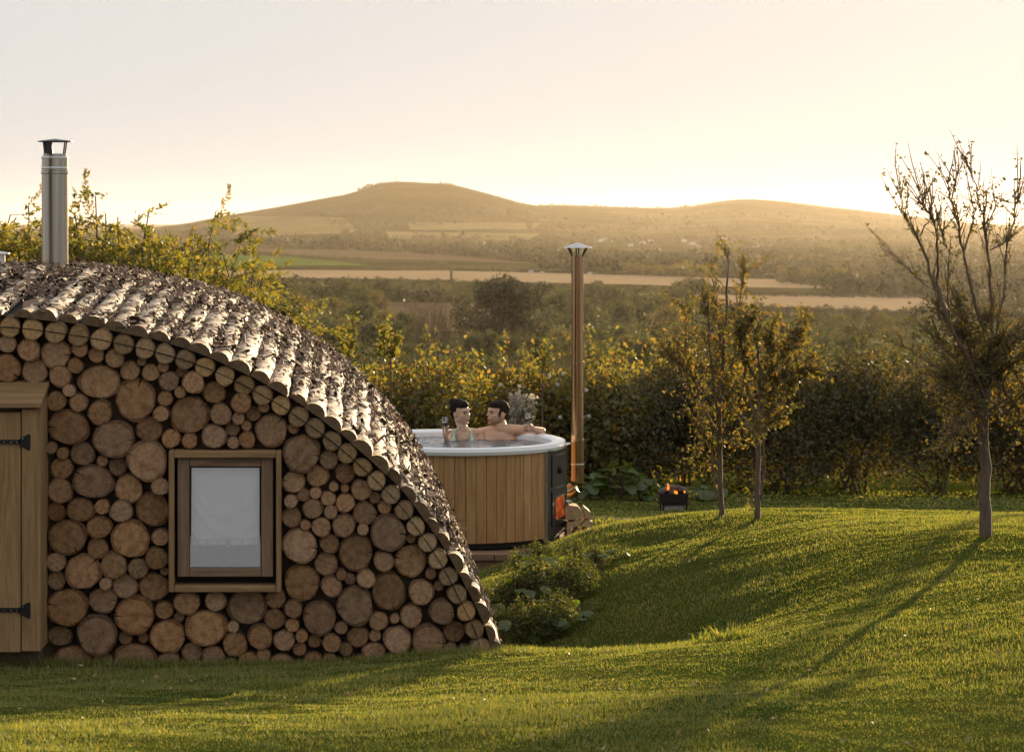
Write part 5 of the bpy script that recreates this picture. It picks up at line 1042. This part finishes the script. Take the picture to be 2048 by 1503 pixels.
woods('hillside_wood', 'hazy woods on the slopes of the hills', [([(640, 432), (720, 422), (840, 420), (960, 426), (1060, 436)], 6, 11, 6), ([(660, 446), (760, 452), (830, 445), (900, 436), (1000, 436)], 6, 12, 6), ([(690, 470), (760, 482), (850, 486), (960, 488)], 12, 20, 6), ([(880, 486), (960, 488), (1060, 492), (1200, 496)], 10, 18, 8), ([(1060, 440), (1160, 442), (1300, 440), (1450, 432), (1600, 440), (1800, 450), (2048, 464)], 5, 10, 7), ([(1060, 458), (1200, 462), (1350, 458), (1500, 456), (1700, 466), (2048, 478)], 6, 12, 6), ([(1080, 480), (1250, 486), (1500, 484), (1700, 490), (2048, 496)], 8, 15, 6), ([(1400, 505), (1700, 510), (2100, 520)], 12, 22, 7), ([(1500, 520), (1800, 526), (2100, 532)], 14, 26, 7), ([(820, 443), (950, 444), (1080, 446)], 2, 4, 4)], 'hill_leaf', .2, 70, 4)
woods('valley_scrub', 'mass of olive scrub covering the slopes beyond the garden hedge', [([(480, 578), (900, 582), (1350, 596)], 9, 17, 8), ([(490, 596), (780, 600)], 16, 26, 9), ([(490, 616), (770, 620)], 22, 32, 11), ([(500, 636), (750, 640)], 24, 36, 12), ([(500, 660), (680, 660)], 28, 40, 13), ([(520, 702), (1000, 708)], 12, 24, 12), ([(560, 728), (1000, 732)], 22, 36, 14),
    ([(1050, 600), (1400, 612)], 16, 28, 9), ([(1040, 622), (1420, 634)], 22, 34, 11), ([(1060, 646), (1460, 660)], 26, 40, 12), ([(1040, 676), (1500, 688)], 30, 46, 13), ([(1000, 708), (1500, 716)], 34, 50, 15), ([(1420, 640), (1700, 646), (2048, 660)], 12, 22, 8), ([(1440, 662), (1700, 668), (2048, 680)], 18, 30, 10), ([(1460, 690), (2048, 704)], 24, 36, 12), ([(1480, 716), (2048, 726)], 30, 44, 14)], 'far_leaf', .13, 110, 5)
woods('ridge_trees', 'clumps of trees along the hill skyline', [([(716, 386), (728, 380), (746, 372)], 5, 10, 4), ([(884, 369), (900, 371), (912, 373)], 4, 8, 4), ([(1084, 413), (1130, 413), (1180, 415), (1260, 418), (1340, 421), (1420, 409)], 4, 9, 6), ([(1600, 409), (1700, 420), (1800, 433), (1900, 446), (2048, 456)], 3, 6, 7), ([(1000, 396), (1040, 407), (1062, 414)], 3, 6, 5)], 'wood_leaf', .2, 60)
M['render_w'] = simple('white render', (.62, .60, .57), None, 3, .8); M['slate'] = simple('slate roof', (.12, .11, .105), None, 3, .7)
HS = [(1205, 484, 15, 'white cottage at the left end of the far village'), (1228, 484, 13, 'long white cottage second in the far village row'), (1262, 492, 9, 'small white house below the far village row'), (1285, 488, 10, 'white house in the middle of the far village'), (1302, 484, 9, 'white house above the middle of the far village'), (1368, 484, 11, 'white house in the right hand cluster of the village'), (1385, 489, 10, 'lower white house in the right hand village cluster'), (1400, 494, 9, 'white house at the right foot of the village'), (1448, 478, 12, 'white house high on the slope under the right hill'), (1468, 484, 9, 'white house just right of the high slope house'), (1512, 496, 10, 'white house at the far right of the village'), (1062, 545, 9, 'white house in the fields left of the flue cap'), (1085, 546, 7, 'small white shed in the fields left of the flue'), (1180, 548, 8, 'white house in the fields right of the flue cap'), (632, 466, 4, 'lone white building on the left hill slope')]
for px, py, wpx, lab in HS:
    p = hit(px, py, 45); s = wpx * p.y / F; root = empty('house', p, rng.uniform(-.3, .3)); tag(root, lab, 'house', 'white houses in the valley')
    b = MB(); b.box((0, 0, s * .19), (s, s * .55, s * .46)); wl = b.build('wall', M['render_w'], root); h0 = s * .42
    b = MB(); b.prism([(-s * .54, -s * .31, h0), (-s * .54, 0, h0 + s * .24), (-s * .54, s * .31, h0), (-s * .54, 0, h0 + .02 * s)], (s * 1.08, 0, 0)); b.build('roof', M['slate'], root)
p = hit(793, 366, 45, 5200); b = MB(); b.tube([(0, 0, 0), (0, 0, 13)], [.5, .25], 6); b.tube([(-1.5, 0, 9), (1.5, 0, 9)], .2, 5); o = b.build('mast', M['dark_steel']); o.location = Vector(((793 - CX) / F * 4290, 4290, float(ground([(793 - CX) / F * 4290], [4290])[0]) + CZ - 1)); tag(o, 'thin mast on the summit of the left hill', 'mast')
# ------------------------------------------------------------------ grass
M['grass'] = leafmat('grass blades', [(0, (.080, .130, .028)), (.5, (.166, .192, .042)), (.87, (.27, .24, .062)), (1, (.42, .33, .13))], .50, (1.55, 1.45, .6), .04)
def tub_mask(x, y): return ((x - T.x) ** 2 + (y - T.y) ** 2 > 1.28 ** 2)
def hut_mask(x, y):
    xr = np.interp(y, [D0 - .02, D0, D0 + 2, D0 + LEN], [-99, ARCH[-1, 0] + .02, ARCH[-1, 0] + .35, ARCH[-1, 0] + .5]); return ~((y > D0 - .02) & (y < D0 + LEN) & (x < xr))
def grass(name, n, D1, D2, h, wd, px0=-160, px1=2240, pw=1.0):
    D = D1 + (D2 - D1) * rng.random(n) ** pw; px = rng.uniform(px0, px1, n); x = (px - CX) / F * D
    k = tub_mask(x, D) & hut_mask(x, D); x, D = x[k], D[k]; n = len(x)
    patch = .72 + .42 * np.sin(x * 1.7 + 1.3 * np.sin(D * .9)) * np.sin(D * 1.3 + x * .6) + .25 * np.sin(x * 5.1 + D * 2.2) * np.sin(D * 4.3)
    z = ground(x, D) + CZ; p = np.stack([x, D, z - .004], 1); hh = h * rng.uniform(.45, 1.25, n) * np.clip(patch, .45, 1.5); a = rng.uniform(0, 6.28, n); ln = rng.uniform(.2, 1.3, n)
    d = np.stack([np.cos(a) * ln, np.sin(a) * ln, np.ones(n)], 1); d /= np.linalg.norm(d, axis=1, keepdims=True); b_ = np.stack([-np.sin(a + rng.normal(0, .6, n)), np.cos(a), np.zeros(n)], 1) * (wd * D / 12)[:, None]
    V = np.stack([p - b_, p + b_, p + d * hh[:, None]], 1).reshape(-1, 3)
    o = obj(name, npmesh(name, V, np.arange(3 * n).reshape(n, 3)), M['grass']); tag(o, 'short mown grass of the sloping lawn', 'grass', kind='stuff')
grass('grass', 560000, 8.0, 22.5, .028, .0024, pw=.95)
grass('far_grass', 70000, 22.5, 33.5, .04, .005)
grass('grass_fringe', 9000, 14.35, 14.69, .075, .0030, -100, 1020)
grass('lip_fringe', 9000, 13.9, 14.7, .055, .0030, 1000, 1480)
def tuft(px, D, n, h_, lab):
    p = on_ground(px, D); a = rng.uniform(0, 6.28, n); q = np.array(p) + np.stack([rng.normal(0, .05, n), rng.normal(0, .05, n), np.zeros(n)], 1); ln = rng.uniform(.2, .9, n); d = np.stack([np.cos(a) * ln, np.sin(a) * ln, np.ones(n)], 1); L_ = h_ * rng.uniform(.5, 1.2, n)
    V, Fc = leaf_quads(q, L_, .005, d); o = obj('grass_tuft', npmesh('grass_tuft', V, Fc), M['grass']); tag(o, lab, 'grass tuft', 'long tufts at the hollow edge', 'stuff')
for px, D, n, h_, lab in [(1455, 13.9, 90, .11, 'long bright grass tuft at the lip of the hollow'), (1482, 13.8, 60, .085, 'smaller grass tuft right of the bright one'), (1428, 14.0, 50, .085, 'smaller grass tuft left of the bright one at the hollow lip')]: tuft(px, D, n, h_, lab)
# fallen leaves on the lawn
m, nt, out = newmat('fallen leaves'); principled(nt, out, ramp(nt, island(nt), [(0, (.20, .13, .04)), (.6, (.34, .24, .09)), (1, (.42, .34, .18))]), .6, 0, None, .3); M['fallen'] = m
n = 420; D = rng.uniform(8.6, 19, n); px = rng.uniform(-50, 2100, n); x = (px - CX) / F * D; k = hut_mask(x, D); x, D = x[k], D[k]; z = ground(x, D) + CZ + .032
V, Fc = leaf_quads(np.stack([x, D, z], 1), rng.uniform(.015, .035, len(x)), .008, rnd_unit(len(x)) * np.array([1, 1, .5]), curl=.15)
o = obj('fallen_leaves', npmesh('fallen_leaves', V, Fc), M['fallen']); tag(o, 'small fallen leaves scattered over the lawn', 'leaves', kind='stuff')
# ------------------------------------------------------------------ haze
b = MB(); b.box((0, 6000, 28), (34000, 17000, 120)); hz = b.build('haze', []); tag(hz, 'warm evening haze over the valley', 'haze', kind='stuff')
m = bpy.data.materials.new('evening haze'); m.use_nodes = True; nt = m.node_tree; nt.nodes.clear(); out = nt.nodes.new('ShaderNodeOutputMaterial')
pv_ = nt.nodes.new('ShaderNodeVolumePrincipled'); pv_.inputs['Color'].default_value = (1, .86, .67, 1); pv_.inputs['Density'].default_value = 0.26e-4; pv_.inputs['Anisotropy'].default_value = .62
nt.links.new(pv_.outputs[0], out.inputs['Volume']); hz.data.materials.append(m)
